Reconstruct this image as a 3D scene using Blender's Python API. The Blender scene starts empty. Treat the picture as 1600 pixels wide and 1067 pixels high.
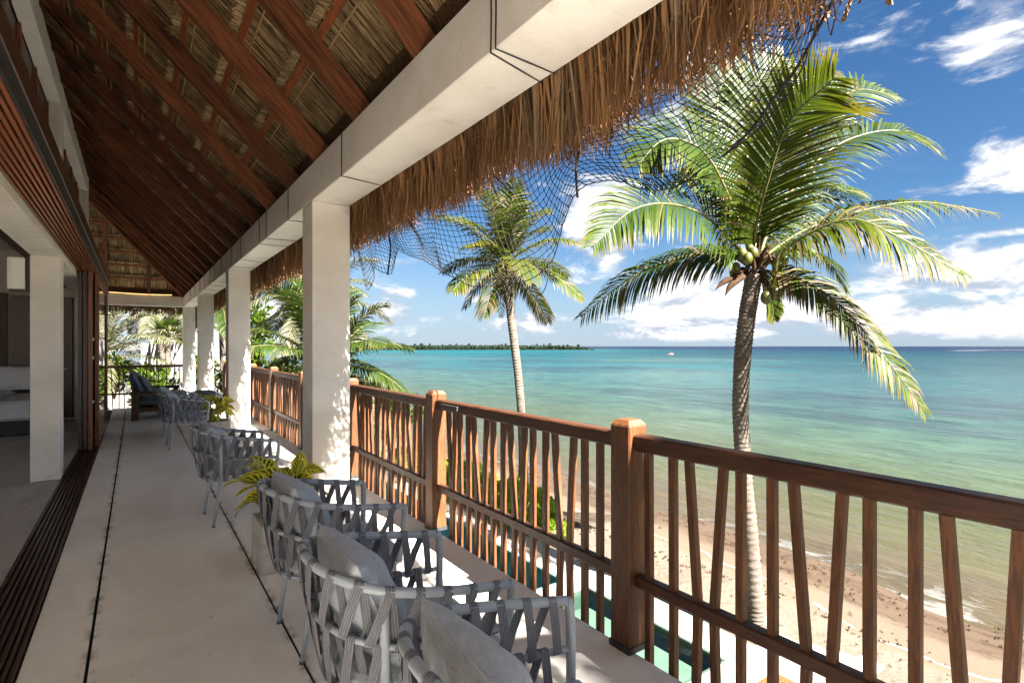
import bpy, math, random
from mathutils import Vector, Matrix
R = math.radians
rng = random.Random(7)
scene = bpy.context.scene
col = scene.collection

# ------------------------------------------------------------------ camera
YAW = 35.0                       # view turned 35 degrees from the terrace axis (+Y) towards the sea (+X)
EYE = 1.45                       # eye height over the terrace floor
cam_d = bpy.data.cameras.new('camera'); cam = bpy.data.objects.new('camera', cam_d); col.objects.link(cam)
cam.location = (0, 0, EYE); cam.rotation_euler = (R(90), 0, R(-YAW))
cam_d.sensor_width = 36; cam_d.lens = 18.9; cam_d.shift_y = 0.0047
cam_d.clip_start = 0.05; cam_d.clip_end = 90000
scene.camera = cam

# ------------------------------------------------------------------ light
SUN = Vector((0.19, -1.0, 1.0)).normalized()        # direction towards the sun
SUN_EL = math.asin(SUN.z); SUN_AZ = math.atan2(SUN.x, SUN.y)
sd = bpy.data.lights.new('sun', 'SUN'); sun = bpy.data.objects.new('sun', sd); col.objects.link(sun)
sd.energy = 5.0; sd.angle = R(0.55); sd.color = (1.0, 0.95, 0.87)
sun.rotation_euler = SUN.to_track_quat('Z', 'Y').to_euler()
SKY_STRENGTH = 0.05
scene.view_settings.view_transform = 'Standard'; scene.view_settings.look = 'None'
scene.view_settings.exposure = 3.75; scene.view_settings.gamma = 1.0
scene.view_settings.use_curve_mapping = False
scene.render.engine = 'CYCLES'
scene.cycles.use_denoising = True
scene.cycles.max_bounces = 10; scene.cycles.diffuse_bounces = 6; scene.cycles.transparent_max_bounces = 16
scene.cycles.caustics_reflective = False; scene.cycles.caustics_refractive = False
scene.cycles.sample_clamp_indirect = 6.0

# node helpers
def nd(nt, t, **kw):
    n = nt.nodes.new(t)
    for k, v in kw.items():
        if k in ('ins',):
            for i, x in v.items(): n.inputs[i].default_value = x
        else: setattr(n, k, v)
    return n
class NB:
    """small arithmetic builder over a node tree"""
    def __init__(s, nt): s.nt = nt
    def m(s, op, a, b=None, c=None, clamp=False):
        n = s.nt.nodes.new('ShaderNodeMath'); n.operation = op; n.use_clamp = clamp
        for i, v in enumerate((a, b, c)):
            if v is None: continue
            if isinstance(v, (int, float)): n.inputs[i].default_value = v
            else: s.nt.links.new(v, n.inputs[i])
        return n.outputs[0]
    def ss(s, v, lo, hi):
        n = s.nt.nodes.new('ShaderNodeMapRange'); n.interpolation_type = 'SMOOTHSTEP'
        s.nt.links.new(v, n.inputs[0]); n.inputs[1].default_value = lo; n.inputs[2].default_value = hi
        return n.outputs[0]
    def noise(s, vec, scale, detail=6, rough=0.55, dist=0.0, dim='3D'):
        n = s.nt.nodes.new('ShaderNodeTexNoise'); n.noise_dimensions = dim
        if vec is not None: s.nt.links.new(vec, n.inputs['Vector'])
        n.inputs['Scale'].default_value = scale; n.inputs['Detail'].default_value = detail
        n.inputs['Roughness'].default_value = rough; n.inputs['Distortion'].default_value = dist
        return n.outputs[0]
    def vec(s, x, y, z):
        n = s.nt.nodes.new('ShaderNodeCombineXYZ')
        for i, v in enumerate((x, y, z)):
            if isinstance(v, (int, float)): n.inputs[i].default_value = v
            else: s.nt.links.new(v, n.inputs[i])
        return n.outputs[0]
    def sep(s, v):
        n = s.nt.nodes.new('ShaderNodeSeparateXYZ'); s.nt.links.new(v, n.inputs[0]); return n.outputs
    def mix(s, f, a, b, blend='MIX'):
        n = s.nt.nodes.new('ShaderNodeMix'); n.data_type = 'RGBA'; n.blend_type = blend
        for idx, v in ((0, f), (6, a), (7, b)):
            if isinstance(v, (int, float)): n.inputs[idx].default_value = v
            elif isinstance(v, tuple): n.inputs[idx].default_value = (*v[:3], 1)
            else: s.nt.links.new(v, n.inputs[idx])
        return n.outputs[2]
    def ramp(s, f, stops, interp='LINEAR'):
        n = s.nt.nodes.new('ShaderNodeValToRGB'); n.color_ramp.interpolation = interp
        e = n.color_ramp.elements
        while len(e) < len(stops): e.new(0.5)
        for el, (p, c) in zip(e, stops): el.position = p; el.color = (*c[:3], 1)
        s.nt.links.new(f, n.inputs[0]); return n.outputs[0]
    def scale(s, vec, sc):
        n = s.nt.nodes.new('ShaderNodeMapping'); n.inputs['Scale'].default_value = sc
        s.nt.links.new(vec, n.inputs[0]); return n.outputs[0]

# ------------------------------------------------------------------ sky with clouds
def az_el(x, y):
    """compass angle and tan(elevation) of a sight line through picture point x, y"""
    u, v = x - 800, 541 - y
    a = math.atan2(u, 840)
    return R(YAW) + a, v / 840 * math.cos(a)
w = bpy.data.worlds.new('World'); scene.world = w; w.use_nodes = True
nt = w.node_tree; nt.nodes.clear(); B = NB(nt)
out = nd(nt, 'ShaderNodeOutputWorld'); bg = nd(nt, 'ShaderNodeBackground')
bg.inputs[1].default_value = SKY_STRENGTH
sky = nd(nt, 'ShaderNodeTexSky'); sky.sky_type = 'NISHITA'; sky.sun_disc = False
sky.sun_elevation = SUN_EL; sky.sun_rotation = SUN_AZ; sky.altitude = 5; sky.air_density = 1.0; sky.dust_density = 0.25; sky.ozone_density = 2.2
tc = nd(nt, 'ShaderNodeTexCoord'); D = tc.outputs['Generated']
dx, dy, dz = B.sep(D)
az = B.m('ARCTAN2', dx, dy)
hor = B.m('SQRT', B.m('ADD', B.m('MULTIPLY', dx, dx), B.m('MULTIPLY', dy, dy)))
el = B.m('DIVIDE', dz, B.m('MAXIMUM', hor, 0.05))
CL = B.vec(B.m('MULTIPLY', az, 1.0), B.m('MULTIPLY', el, 2.3), 0.0)        # flat-bottomed clouds near the horizon
fbm = B.noise(CL, 6.0, 10, 0.60, 0.35)
fbm_up = B.noise(B.vec(B.m('ADD', az, -0.012), B.m('ADD', B.m('MULTIPLY', el, 2.3), 0.035), 0.0), 6.0, 10, 0.60, 0.35)
fine = B.noise(CL, 30.0, 7, 0.62, 0.1)
clouds = [  # picture x, y, half width, half height, weight
    (1120, 478, 170, 58, 0.80), (1040, 492, 80, 30, 0.55), (930, 350, 75, 85, 0.66), (1250, 470, 110, 45, 0.62),
    (1390, 472, 40, 20, 0.62), (1512, 466, 50, 18, 0.52), (1470, 428, 280, 46, 0.62), (1480, 500, 330, 34, 0.66), (1100, 518, 240, 16, .50),
    (830, 508, 60, 20, 0.52), (1575, 40, 120, 62, 0.52), (1570, 262, 80, 40, 0.55), (1480, 296, 130, 16, 0.50), (1570, 364, 80, 8, 0.5),
    (612, 492, 50, 38, 0.52), (740, 466, 40, 8, 0.34), (660, 500, 60, 10, 0.3), (1060, 120, 110, 70, 0.30), (960, 440, 70, 30, 0.34), (430, 480, 120, 60, 0.45), (230, 500, 140, 60, 0.5)]
acc = None
for (x, y, sx, sy, wgt) in clouds:
    a0, e0 = az_el(x, y); a1, _ = az_el(x + sx, y); _, e1 = az_el(x, y - sy)
    p = B.m('DIVIDE', B.m('SUBTRACT', az, a0), a1 - a0); q = B.m('DIVIDE', B.m('SUBTRACT', el, e0), e1 - e0)
    g = B.m('MULTIPLY', B.m('EXPONENT', B.m('MULTIPLY', B.m('ADD', B.m('MULTIPLY', p, p), B.m('MULTIPLY', q, q)), -1.0)), wgt)
    acc = g if acc is None else B.m('MAXIMUM', acc, g)
# the unseen rest of the dome carries like cloud, cover raised for fill light
gen = B.m('MULTIPLY', B.ss(B.noise(CL, 1.9, 3, 0.5), 0.42, 0.60), 0.62)
inview = B.m('MULTIPLY', B.ss(az, 0.0, 0.15), B.m('SUBTRACT', 1.0, B.ss(az, 1.38, 1.55)))
acc = B.m('MAXIMUM', acc, B.m('MULTIPLY', gen, B.m('SUBTRACT', 1.0, inview)))
dens = B.m('ADD', acc, B.m('ADD', B.m('MULTIPLY', B.m('SUBTRACT', fbm, 0.5), 1.7), B.m('MULTIPLY', B.m('SUBTRACT', fine, 0.5), 0.40)))
cov = B.ss(dens, 0.14, 0.50)
wisp = B.m('MULTIPLY', B.ss(B.noise(B.vec(B.m('MULTIPLY', az, 1.0), B.m('MULTIPLY', el, 5.0), 3.0), 4.0, 8, 0.6, 0.6), 0.56, 0.80), 0.35)
cov = B.m('MAXIMUM', cov, wisp)
cov = B.m('MULTIPLY', cov, B.ss(el, 0.004, 0.02))
lit = B.ss(B.m('ADD', B.m('MULTIPLY', B.m('SUBTRACT', fbm, fbm_up), 3.2), B.m('MULTIPLY', dens, 0.75)), 0.02, 0.62)
ccol = B.mix(lit, (.92, 1.0, 1.2), (2.0, 2.0, 2.0))
hs = nd(nt, 'ShaderNodeHueSaturation'); hs.inputs['Saturation'].default_value = 1.15; hs.inputs['Value'].default_value = 0.205
nt.links.new(B.mix(1.0, sky.outputs[0], (.78, .88, 1.0), 'MULTIPLY'), hs.inputs['Color'])
haze_c = B.mix(B.m('SUBTRACT', 1.0, B.ss(el, 0.0, 0.22)), hs.outputs[0], (.72, .95, 1.26))
skyc = B.mix(0.75, hs.outputs[0], haze_c)
nt.links.new(B.mix(B.m('MULTIPLY', cov, 0.93), skyc, ccol), bg.inputs[0])
nt.links.new(bg.outputs[0], out.inputs[0])

# ------------------------------------------------------------------ materials
def new_mat(name):
    m = bpy.data.materials.new(name); m.use_nodes = True; t = m.node_tree; t.nodes.clear()
    o = nd(t, 'ShaderNodeOutputMaterial'); return m, t, NB(t), o
def coords(t, kind='Object'):
    return nd(t, 'ShaderNodeTexCoord').outputs[kind]
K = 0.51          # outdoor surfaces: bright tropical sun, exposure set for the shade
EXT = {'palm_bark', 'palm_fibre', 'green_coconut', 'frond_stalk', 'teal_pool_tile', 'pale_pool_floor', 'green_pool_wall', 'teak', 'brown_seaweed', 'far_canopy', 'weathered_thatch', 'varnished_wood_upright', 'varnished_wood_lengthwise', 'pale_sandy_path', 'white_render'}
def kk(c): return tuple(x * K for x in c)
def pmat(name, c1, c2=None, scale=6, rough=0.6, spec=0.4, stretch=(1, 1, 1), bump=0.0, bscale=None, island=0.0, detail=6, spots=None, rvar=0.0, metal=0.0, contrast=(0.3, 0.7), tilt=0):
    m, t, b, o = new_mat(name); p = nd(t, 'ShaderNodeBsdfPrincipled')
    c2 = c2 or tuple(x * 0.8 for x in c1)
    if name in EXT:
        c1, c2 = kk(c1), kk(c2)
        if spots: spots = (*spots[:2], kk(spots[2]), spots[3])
    v0 = coords(t)
    if tilt:
        mp = nd(t, 'ShaderNodeMapping'); mp.inputs['Rotation'].default_value = (0, R(tilt), 0); t.links.new(v0, mp.inputs[0]); v0 = mp.outputs[0]
    v = b.scale(v0, stretch)
    n = b.noise(v, scale, detail, 0.6, 0.3)
    f = b.ss(n, *contrast)
    c = b.mix(f, c2, c1)
    if spots:
        sn = b.noise(v, spots[0], 4, 0.6); c = b.mix(b.m('MULTIPLY', b.ss(sn, spots[1], spots[1] + 0.12), spots[3]), c, spots[2])
    if island:
        g = nd(t, 'ShaderNodeNewGeometry'); k = b.m('ADD', 1.0 - island, b.m('MULTIPLY', g.outputs['Random Per Island'], 2 * island))
        oi = nd(t, 'ShaderNodeObjectInfo'); k = b.m('MULTIPLY', k, b.m('ADD', 1 - island * .6, b.m('MULTIPLY', oi.outputs['Random'], island * 1.2)))
        hv = nd(t, 'ShaderNodeHueSaturation'); t.links.new(c, hv.inputs['Color']); t.links.new(k, hv.inputs['Value']); c = hv.outputs[0]
    t.links.new(c, p.inputs['Base Color'])
    p.inputs['Roughness'].default_value = rough; p.inputs['Specular IOR Level'].default_value = spec; p.inputs['Metallic'].default_value = metal
    if rvar: t.links.new(b.m('ADD', rough - rvar, b.m('MULTIPLY', n, 2 * rvar)), p.inputs['Roughness'])
    if bump:
        bn = b.noise(b.scale(coords(t), stretch), bscale or scale * 4, 8, 0.65)
        bp = nd(t, 'ShaderNodeBump'); bp.inputs['Strength'].default_value = bump; bp.inputs['Distance'].default_value = 0.02
        t.links.new(bn, bp.inputs['Height']); t.links.new(bp.outputs[0], p.inputs['Normal'])
    t.links.new(p.outputs[0], o.inputs[0]); return m
MAT = {}
MAT['stucco'] = pmat('white_stucco', (.80, .765, .71), (.70, .655, .59), 1.6, .75, .2, bump=.22, bscale=14, spots=(4.5, .60, (.60, .545, .48), .6), contrast=(.36, .64))
MAT['plaster'] = pmat('plaster', (.62, .57, .50), (.52, .47, .40), 3, .8, .2, bump=.1, bscale=30)
MAT['concrete'] = pmat('planter_concrete', (.52, .50, .46), (.38, .36, .32), 9, .85, .2, bump=.35, bscale=60, spots=(40, .66, (.2, .19, .17), .8))
MAT['joint'] = pmat('joint_filler', (.025, .022, .02), (.05, .045, .04), 60, .9, .1)
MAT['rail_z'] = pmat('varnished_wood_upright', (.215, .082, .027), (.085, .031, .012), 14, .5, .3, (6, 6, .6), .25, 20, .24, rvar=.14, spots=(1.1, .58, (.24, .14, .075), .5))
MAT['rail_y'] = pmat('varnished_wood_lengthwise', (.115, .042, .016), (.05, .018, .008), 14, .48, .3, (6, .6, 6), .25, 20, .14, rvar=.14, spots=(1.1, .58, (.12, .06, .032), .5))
MAT['rafter'] = pmat('red_rafter_wood', (.19, .068, .029), (.07, .026, .013), 9, .6, .2, (5, 5, .35), .15, 16, .55, spots=(2.2, .60, (.02, .012, .008), .75), tilt=45)
MAT['dark_wood'] = pmat('dark_brown_frame', (.075, .028, .014), (.03, .012, .008), 10, .35, .5, (8, .5, 8), .05, 30, .1)
MAT['red_frame'] = pmat('red_brown_stile', (.24, .08, .03), (.16, .05, .02), 10, .4, .4, (5, 5, .5), .05, 30, .1)
MAT['black'] = pmat('black_metal', (.018, .018, .02), (.03, .03, .032), 20, .45, .4)
MAT['steel'] = pmat('steel', (.6, .6, .6), (.5, .5, .5), 20, .3, .5, metal=1.0)
MAT['straw'] = pmat('thatch_straw', (.235, .125, .054), (.10, .048, .02), 8, .75, .2, (1, 1, .12), 0, None, .45, spots=(5.0, .56, (.20, .155, .105), .6))
MAT['straw_in'] = pmat('inner_thatch', (.54, .385, .20), (.25, .165, .082), 6, .8, .2, (1, 1, 1), 0, None, .5)
MAT['straw_core'] = pmat('thatch_core', (.10, .06, .03), (.05, .03, .015), 30, .9, .1, (1, 1, .2), .5, 60)
MAT['straw_grey'] = pmat('weathered_thatch', (.15, .145, .13), (.10, .092, .082), 12, .85, .1, (1, 1, .3), .4, 40, .3)
MAT['batten'] = pmat('red_batten', (.34, .10, .035), (.17, .05, .02), 8, .6, .3, (6, .6, 6), .1, 30, .2)
MAT['stick'] = pmat('pale_stick', (.42, .28, .13), (.28, .17, .08), 12, .7, .2)
MAT['tube'] = pmat('grey_painted_tube', (.35, .39, .435), (.32, .36, .40), 10, .38, .45)
MAT['foot'] = pmat('plastic_foot', (.12, .13, .14), (.1, .11, .12), 10, .6, .3)
MAT['net'] = pmat('black_net_cord', (.012, .013, .016), (.02, .02, .024), 30, .7, .2)
MAT['rope'] = pmat('dark_rope', (.03, .028, .026), (.05, .045, .04), 60, .8, .2)
MAT['soil'] = pmat('soil', (.04, .028, .02), (.02, .014, .01), 40, .95, .1, bump=.6, bscale=50)
MAT['coconut'] = pmat('green_coconut', (.10, .105, .012), (.065, .075, .008), 6, .45, .4, island=.15)
MAT['white_plastic'] = pmat('white_plastic', (.78, .78, .76), (.75, .75, .73), 5, .35, .5)
MAT['linen'] = pmat('white_linen', (.78, .79, .82), (.70, .71, .75), 5, .85, .2, bump=.3, bscale=12)
MAT['interior_wood'] = pmat('headboard_wood', (.085, .05, .03), (.055, .032, .02), 6, .5, .3, (6, 6, .5))
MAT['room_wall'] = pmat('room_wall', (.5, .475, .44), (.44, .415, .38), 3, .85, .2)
MAT['paving'] = pmat('pale_stone_paving', (.36, .345, .32), (.23, .22, .20), 1.4, .8, .2, bump=.1, bscale=20, spots=(1.6, .58, (.16, .15, .14), .4))
MAT['plank'] = pmat('bleached_plank', (.30, .285, .255), (.21, .195, .175), 6, .8, .2, (.6, 6, 6), .2, 30, .2)
MAT['teak'] = pmat('teak', (.20, .10, .04), (.13, .06, .022), 8, .5, .3, (1, 5, 5), .1, 30)
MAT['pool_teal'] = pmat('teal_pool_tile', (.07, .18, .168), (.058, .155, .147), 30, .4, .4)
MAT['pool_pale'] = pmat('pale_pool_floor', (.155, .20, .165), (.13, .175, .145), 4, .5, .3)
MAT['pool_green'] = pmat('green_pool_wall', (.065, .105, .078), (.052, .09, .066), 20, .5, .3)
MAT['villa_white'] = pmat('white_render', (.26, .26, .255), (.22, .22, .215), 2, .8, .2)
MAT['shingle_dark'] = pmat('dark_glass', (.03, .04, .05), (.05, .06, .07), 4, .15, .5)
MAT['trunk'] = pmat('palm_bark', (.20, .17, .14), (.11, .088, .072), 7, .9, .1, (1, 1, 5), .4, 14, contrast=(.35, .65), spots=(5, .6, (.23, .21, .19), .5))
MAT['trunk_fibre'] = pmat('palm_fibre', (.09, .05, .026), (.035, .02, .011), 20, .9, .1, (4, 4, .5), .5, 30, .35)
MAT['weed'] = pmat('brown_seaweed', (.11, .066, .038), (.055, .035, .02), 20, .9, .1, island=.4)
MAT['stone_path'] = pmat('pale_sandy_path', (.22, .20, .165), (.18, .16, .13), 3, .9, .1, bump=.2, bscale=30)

def fabric(name, c, weave=900, rough=.9):
    m, t, b, o = new_mat(name); p = nd(t, 'ShaderNodeBsdfPrincipled'); v = coords(t)
    n1 = b.noise(b.scale(v, (1, 1, .08)), weave * .35, 2, .5); n2 = b.noise(b.scale(v, (.08, .08, 1)), weave * .35, 2, .5)
    n3 = b.noise(v, 7, 4, .6)
    f = b.m('ADD', b.m('MULTIPLY', b.m('ADD', n1, n2), .45), b.m('MULTIPLY', n3, .25))
    t.links.new(b.ramp(f, [(.35, tuple(x * .72 for x in c)), (.75, tuple(min(1, x * 1.22) for x in c))]), p.inputs['Base Color'])
    p.inputs['Roughness'].default_value = rough; p.inputs['Specular IOR Level'].default_value = .15
    p.inputs['Sheen Weight'].default_value = .15
    bp = nd(t, 'ShaderNodeBump'); bp.inputs['Strength'].default_value = .55; bp.inputs['Distance'].default_value = .014
    t.links.new(b.m('ADD', b.noise(b.scale(v, (1, .55, 1)), 8, 6, .6, 1.6), b.m('MULTIPLY', b.noise(b.scale(v, (.4, 1.6, .7)), 26, 4, .6, .8), .35)), bp.inputs['Height']); t.links.new(bp.outputs[0], p.inputs['Normal'])
    t.links.new(p.outputs[0], o.inputs[0]); return m
MAT['cushion'] = fabric('grey_linen_cushion', (.40, .435, .475))
MAT['seat_pad'] = fabric('grey_seat_pad', (.42, .455, .495))
MAT['blue_cushion'] = fabric('slate_cushion', (.15, .185, .24))
def strap_mat():
    m, t, b, o = new_mat('woven_grey_strap'); p = nd(t, 'ShaderNodeBsdfPrincipled')
    a = nd(t, 'ShaderNodeAttribute', attribute_name='tip'); s = nd(t, 'ShaderNodeSeparateColor'); t.links.new(a.outputs['Color'], s.inputs[0])
    lines = b.m('SINE', b.m('MULTIPLY', s.outputs[0], 25.0)); weave = b.noise(coords(t), 420, 2, .5)
    f = b.m('ADD', b.m('MULTIPLY', lines, .22), b.m('MULTIPLY', weave, .8))
    t.links.new(b.ramp(f, [(.15, (.125, .129, .145)), (.75, (.265, .273, .30))]), p.inputs['Base Color'])
    p.inputs['Roughness'].default_value = .85; p.inputs['Specular IOR Level'].default_value = .2
    bp = nd(t, 'ShaderNodeBump'); bp.inputs['Strength'].default_value = .5; bp.inputs['Distance'].default_value = .003
    t.links.new(lines, bp.inputs['Height']); t.links.new(bp.outputs[0], p.inputs['Normal'])
    t.links.new(p.outputs[0], o.inputs[0]); return m
MAT['strap'] = strap_mat()

def leaf_mat(name, base, mid, tip, dry, trans=.35, rough=.45, dry_at=.72):
    """blade colour runs from base to tip, dried leaflets by a random value carried in the mesh"""
    base, mid, tip, dry = (tuple(x * .60 for x in q) for q in (base, mid, tip, dry))
    m, t, b, o = new_mat(name)
    a = nd(t, 'ShaderNodeAttribute', attribute_name='tip'); s = nd(t, 'ShaderNodeSeparateColor'); t.links.new(a.outputs['Color'], s.inputs[0])
    c = b.ramp(s.outputs[0], [(0.0, base), (.55, mid), (.86, tip), (1.0, dry)])
    c = b.mix(b.ss(s.outputs[1], dry_at, 1.0), c, dry)
    g = nd(t, 'ShaderNodeNewGeometry'); hv = nd(t, 'ShaderNodeHueSaturation'); t.links.new(c, hv.inputs['Color'])
    t.links.new(b.m('ADD', .75, b.m('MULTIPLY', g.outputs['Random Per Island'], .5)), hv.inputs['Value'])
    p = nd(t, 'ShaderNodeBsdfPrincipled'); p.inputs['Roughness'].default_value = rough; p.inputs['Specular IOR Level'].default_value = .14
    tr = nd(t, 'ShaderNodeBsdfTranslucent'); mx = nd(t, 'ShaderNodeMixShader'); mx.inputs[0].default_value = trans
    t.links.new(hv.outputs[0], p.inputs['Base Color']); t.links.new(hv.outputs[0], tr.inputs[0])
    t.links.new(p.outputs[0], mx.inputs[1]); t.links.new(tr.outputs[0], mx.inputs[2]); t.links.new(mx.outputs[0], o.inputs[0]); return m
MAT['frond'] = leaf_mat('palm_leaflet', (.020, .044, .003), (.050, .080, .005), (.115, .108, .008), (.14, .10, .04))
MAT['frond_yellow'] = leaf_mat('yellowing_palm_leaflet', (.038, .066, .004), (.085, .105, .006), (.16, .125, .010), (.17, .13, .07), .4)
MAT['frond_dry'] = leaf_mat('dry_palm_leaflet', (.09, .07, .035), (.13, .10, .055), (.15, .12, .07), (.19, .155, .10), .25)
MAT['frond_soft'] = leaf_mat('young_palm_leaflet', (.020, .042, .006), (.040, .066, .009), (.08, .09, .018), (.13, .115, .065), .4)
MAT['frond_pale'] = leaf_mat('sun_bleached_leaflet', (.055, .066, .028), (.10, .108, .055), (.16, .155, .10), (.2, .18, .13), .35)
MAT['hedge_leaf'] = leaf_mat('hedge_leaf', (.10, .22, .010), (.19, .36, .013), (.28, .44, .025), (.23, .38, .025), .4, .35, 2.0)
MAT['shrub_leaf'] = leaf_mat('shrub_leaf', (.020, .045, .004), (.042, .082, .005), (.075, .12, .009), (.06, .10, .008), .35, .35, 2.0)
MAT['rachis'] = pmat('frond_stalk', (.15, .13, .035), (.09, .08, .018), 6, .5, .3)
def croton_mat():
    m, t, b, o = new_mat('croton_leaf')
    a = nd(t, 'ShaderNodeAttribute', attribute_name='tip'); s = nd(t, 'ShaderNodeSeparateColor'); t.links.new(a.outputs['Color'], s.inputs[0])
    along, across = s.outputs[0], b.m('ABSOLUTE', b.m('SUBTRACT', s.outputs[1], .5))
    vein = b.ss(b.m('SINE', b.m('MULTIPLY', b.m('SUBTRACT', along, b.m('MULTIPLY', across, .55)), 44.0)), .1, .75)
    mid = b.m('SUBTRACT', 1.0, b.ss(across, .02, .06)); edge = b.ss(across, .33, .47)
    f = b.m('MAXIMUM', b.m('MAXIMUM', vein, mid), edge)
    f = b.m('MULTIPLY', f, b.ss(b.m('ADD', s.outputs[2], b.m('MULTIPLY', b.noise(coords(t), 9, 3), .5)), .35, .7))
    c = b.mix(f, (.07, .14, .02), (.85, .74, .08))
    p = nd(t, 'ShaderNodeBsdfPrincipled'); p.inputs['Roughness'].default_value = .35; t.links.new(c, p.inputs['Base Color'])
    tr = nd(t, 'ShaderNodeBsdfTranslucent'); t.links.new(c, tr.inputs[0]); mx = nd(t, 'ShaderNodeMixShader'); mx.inputs[0].default_value = .2
    t.links.new(p.outputs[0], mx.inputs[1]); t.links.new(tr.outputs[0], mx.inputs[2]); t.links.new(mx.outputs[0], o.inputs[0]); return m
MAT['croton'] = croton_mat()
def floor_mat(name, c1, c2, c3):
    m, t, b, o = new_mat(name); p = nd(t, 'ShaderNodeBsdfPrincipled'); v = coords(t)
    big = b.noise(b.scale(v, (1.6, .7, 1)), 1.1, 7, .62, .8); med = b.noise(b.scale(v, (1.4, .8, 1)), 5, 8, .65, 1.2); fin = b.noise(v, 90, 3, .6)
    c = b.mix(b.ss(big, .36, .62), c1, c2); c = b.mix(b.m('MULTIPLY', b.ss(med, .48, .72), .55), c, c3)
    c = b.mix(b.m('MULTIPLY', b.ss(fin, .55, .75), .22), c, tuple(x * .6 for x in c2))
    pits = b.ss(b.noise(v, 26, 2, .5), .70, .76); c = b.mix(b.m('MULTIPLY', pits, .4), c, (.3, .25, .21))
    fx = b.sep(v)[0]
    for jx in (-.18, .635):
        near_j = b.m('SUBTRACT', 1.0, b.ss(b.m('ABSOLUTE', b.m('SUBTRACT', fx, jx)), .004, .05)); c = b.mix(b.m('MULTIPLY', near_j, b.ss(b.noise(v, 7, 6, .65), .42, .68)), c, (.30, .255, .21))
    stain = b.ss(b.noise(b.scale(v, (1, .6, 1)), .75, 8, .7, 1.4), .60, .72); c = b.mix(b.m('MULTIPLY', stain, .28), c, (.60, .54, .47))
    t.links.new(c, p.inputs['Base Color']); t.links.new(b.m('ADD', .42, b.m('MULTIPLY', med, .3)), p.inputs['Roughness']); p.inputs['Specular IOR Level'].default_value = .35
    bp = nd(t, 'ShaderNodeBump'); bp.inputs['Strength'].default_value = .10; bp.inputs['Distance'].default_value = .01
    t.links.new(b.m('ADD', med, b.m('MULTIPLY', fin, .25)), bp.inputs['Height']); t.links.new(bp.outputs[0], p.inputs['Normal'])
    t.links.new(p.outputs[0], o.inputs[0]); return m
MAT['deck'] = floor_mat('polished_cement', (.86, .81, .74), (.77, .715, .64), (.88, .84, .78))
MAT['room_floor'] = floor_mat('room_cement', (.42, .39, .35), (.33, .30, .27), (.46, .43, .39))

def sand_mat():
    m, t, b, o = new_mat('beach_sand'); p = nd(t, 'ShaderNodeBsdfPrincipled'); v = nd(t, 'ShaderNodeNewGeometry').outputs['Position']
    x, y, z = b.sep(v)
    wob = b.m('MULTIPLY', b.m('SUBTRACT', b.noise(v, .16, 4, .55), .5), 3.2); xs = b.m('ADD', x, wob)
    n = b.noise(v, .8, 7, .6); f = b.noise(v, 14, 4, .6)
    c = b.mix(b.ss(n, .3, .7), (.185, .152, .115), (.145, .118, .088))
    c = b.mix(b.m('MULTIPLY', b.ss(f, .55, .75), .35), c, (.12, .095, .07))
    damp = b.ss(xs, 11.6, 12.4); c = b.mix(damp, c, (.145, .107, .074))
    wet = b.ss(xs, 13.2, 14.2); c = b.mix(wet, c, (.105, .07, .044))
    weed = b.m('MULTIPLY', b.m('MULTIPLY', b.ss(b.noise(b.scale(v, (1.2, .55, 1)), 1.9, 9, .75, .8), .48, .60), b.ss(xs, 13.0, 14.0)), b.m('SUBTRACT', 1.0, b.ss(xs, 16.2, 16.9)))
    c = b.mix(b.m('MULTIPLY', weed, .8), c, (.05, .03, .017))
    line = b.m('ABSOLUTE', b.m('SUBTRACT', b.m('ADD', xs, b.m('MULTIPLY', b.noise(v, .5, 5, .6), 1.0)), 13.05)); foam = b.m('SUBTRACT', 1.0, b.ss(line, .02, .07))
    foam = b.m('MULTIPLY', foam, b.ss(b.noise(v, .9, 3), .38, .5)); c = b.mix(b.m('MULTIPLY', foam, .7), c, (.4, .39, .37))
    c = b.mix(1.0, c, (K * .86, K * .86, K * .86), 'MULTIPLY')
    t.links.new(c, p.inputs['Base Color']); t.links.new(b.m('SUBTRACT', .95, b.m('MULTIPLY', wet, .45)), p.inputs['Roughness']); p.inputs['Specular IOR Level'].default_value = .2
    steps = b.m('MULTIPLY', b.noise(v, 3.2, 4, .55, .4), b.m('SUBTRACT', 1.0, damp))
    bp = nd(t, 'ShaderNodeBump'); bp.inputs['Strength'].default_value = .8; bp.inputs['Distance'].default_value = .12
    t.links.new(b.m('ADD', steps, b.m('MULTIPLY', f, .12)), bp.inputs['Height']); t.links.new(bp.outputs[0], p.inputs['Normal'])
    t.links.new(p.outputs[0], o.inputs[0]); return m
MAT['sand'] = sand_mat()

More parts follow.
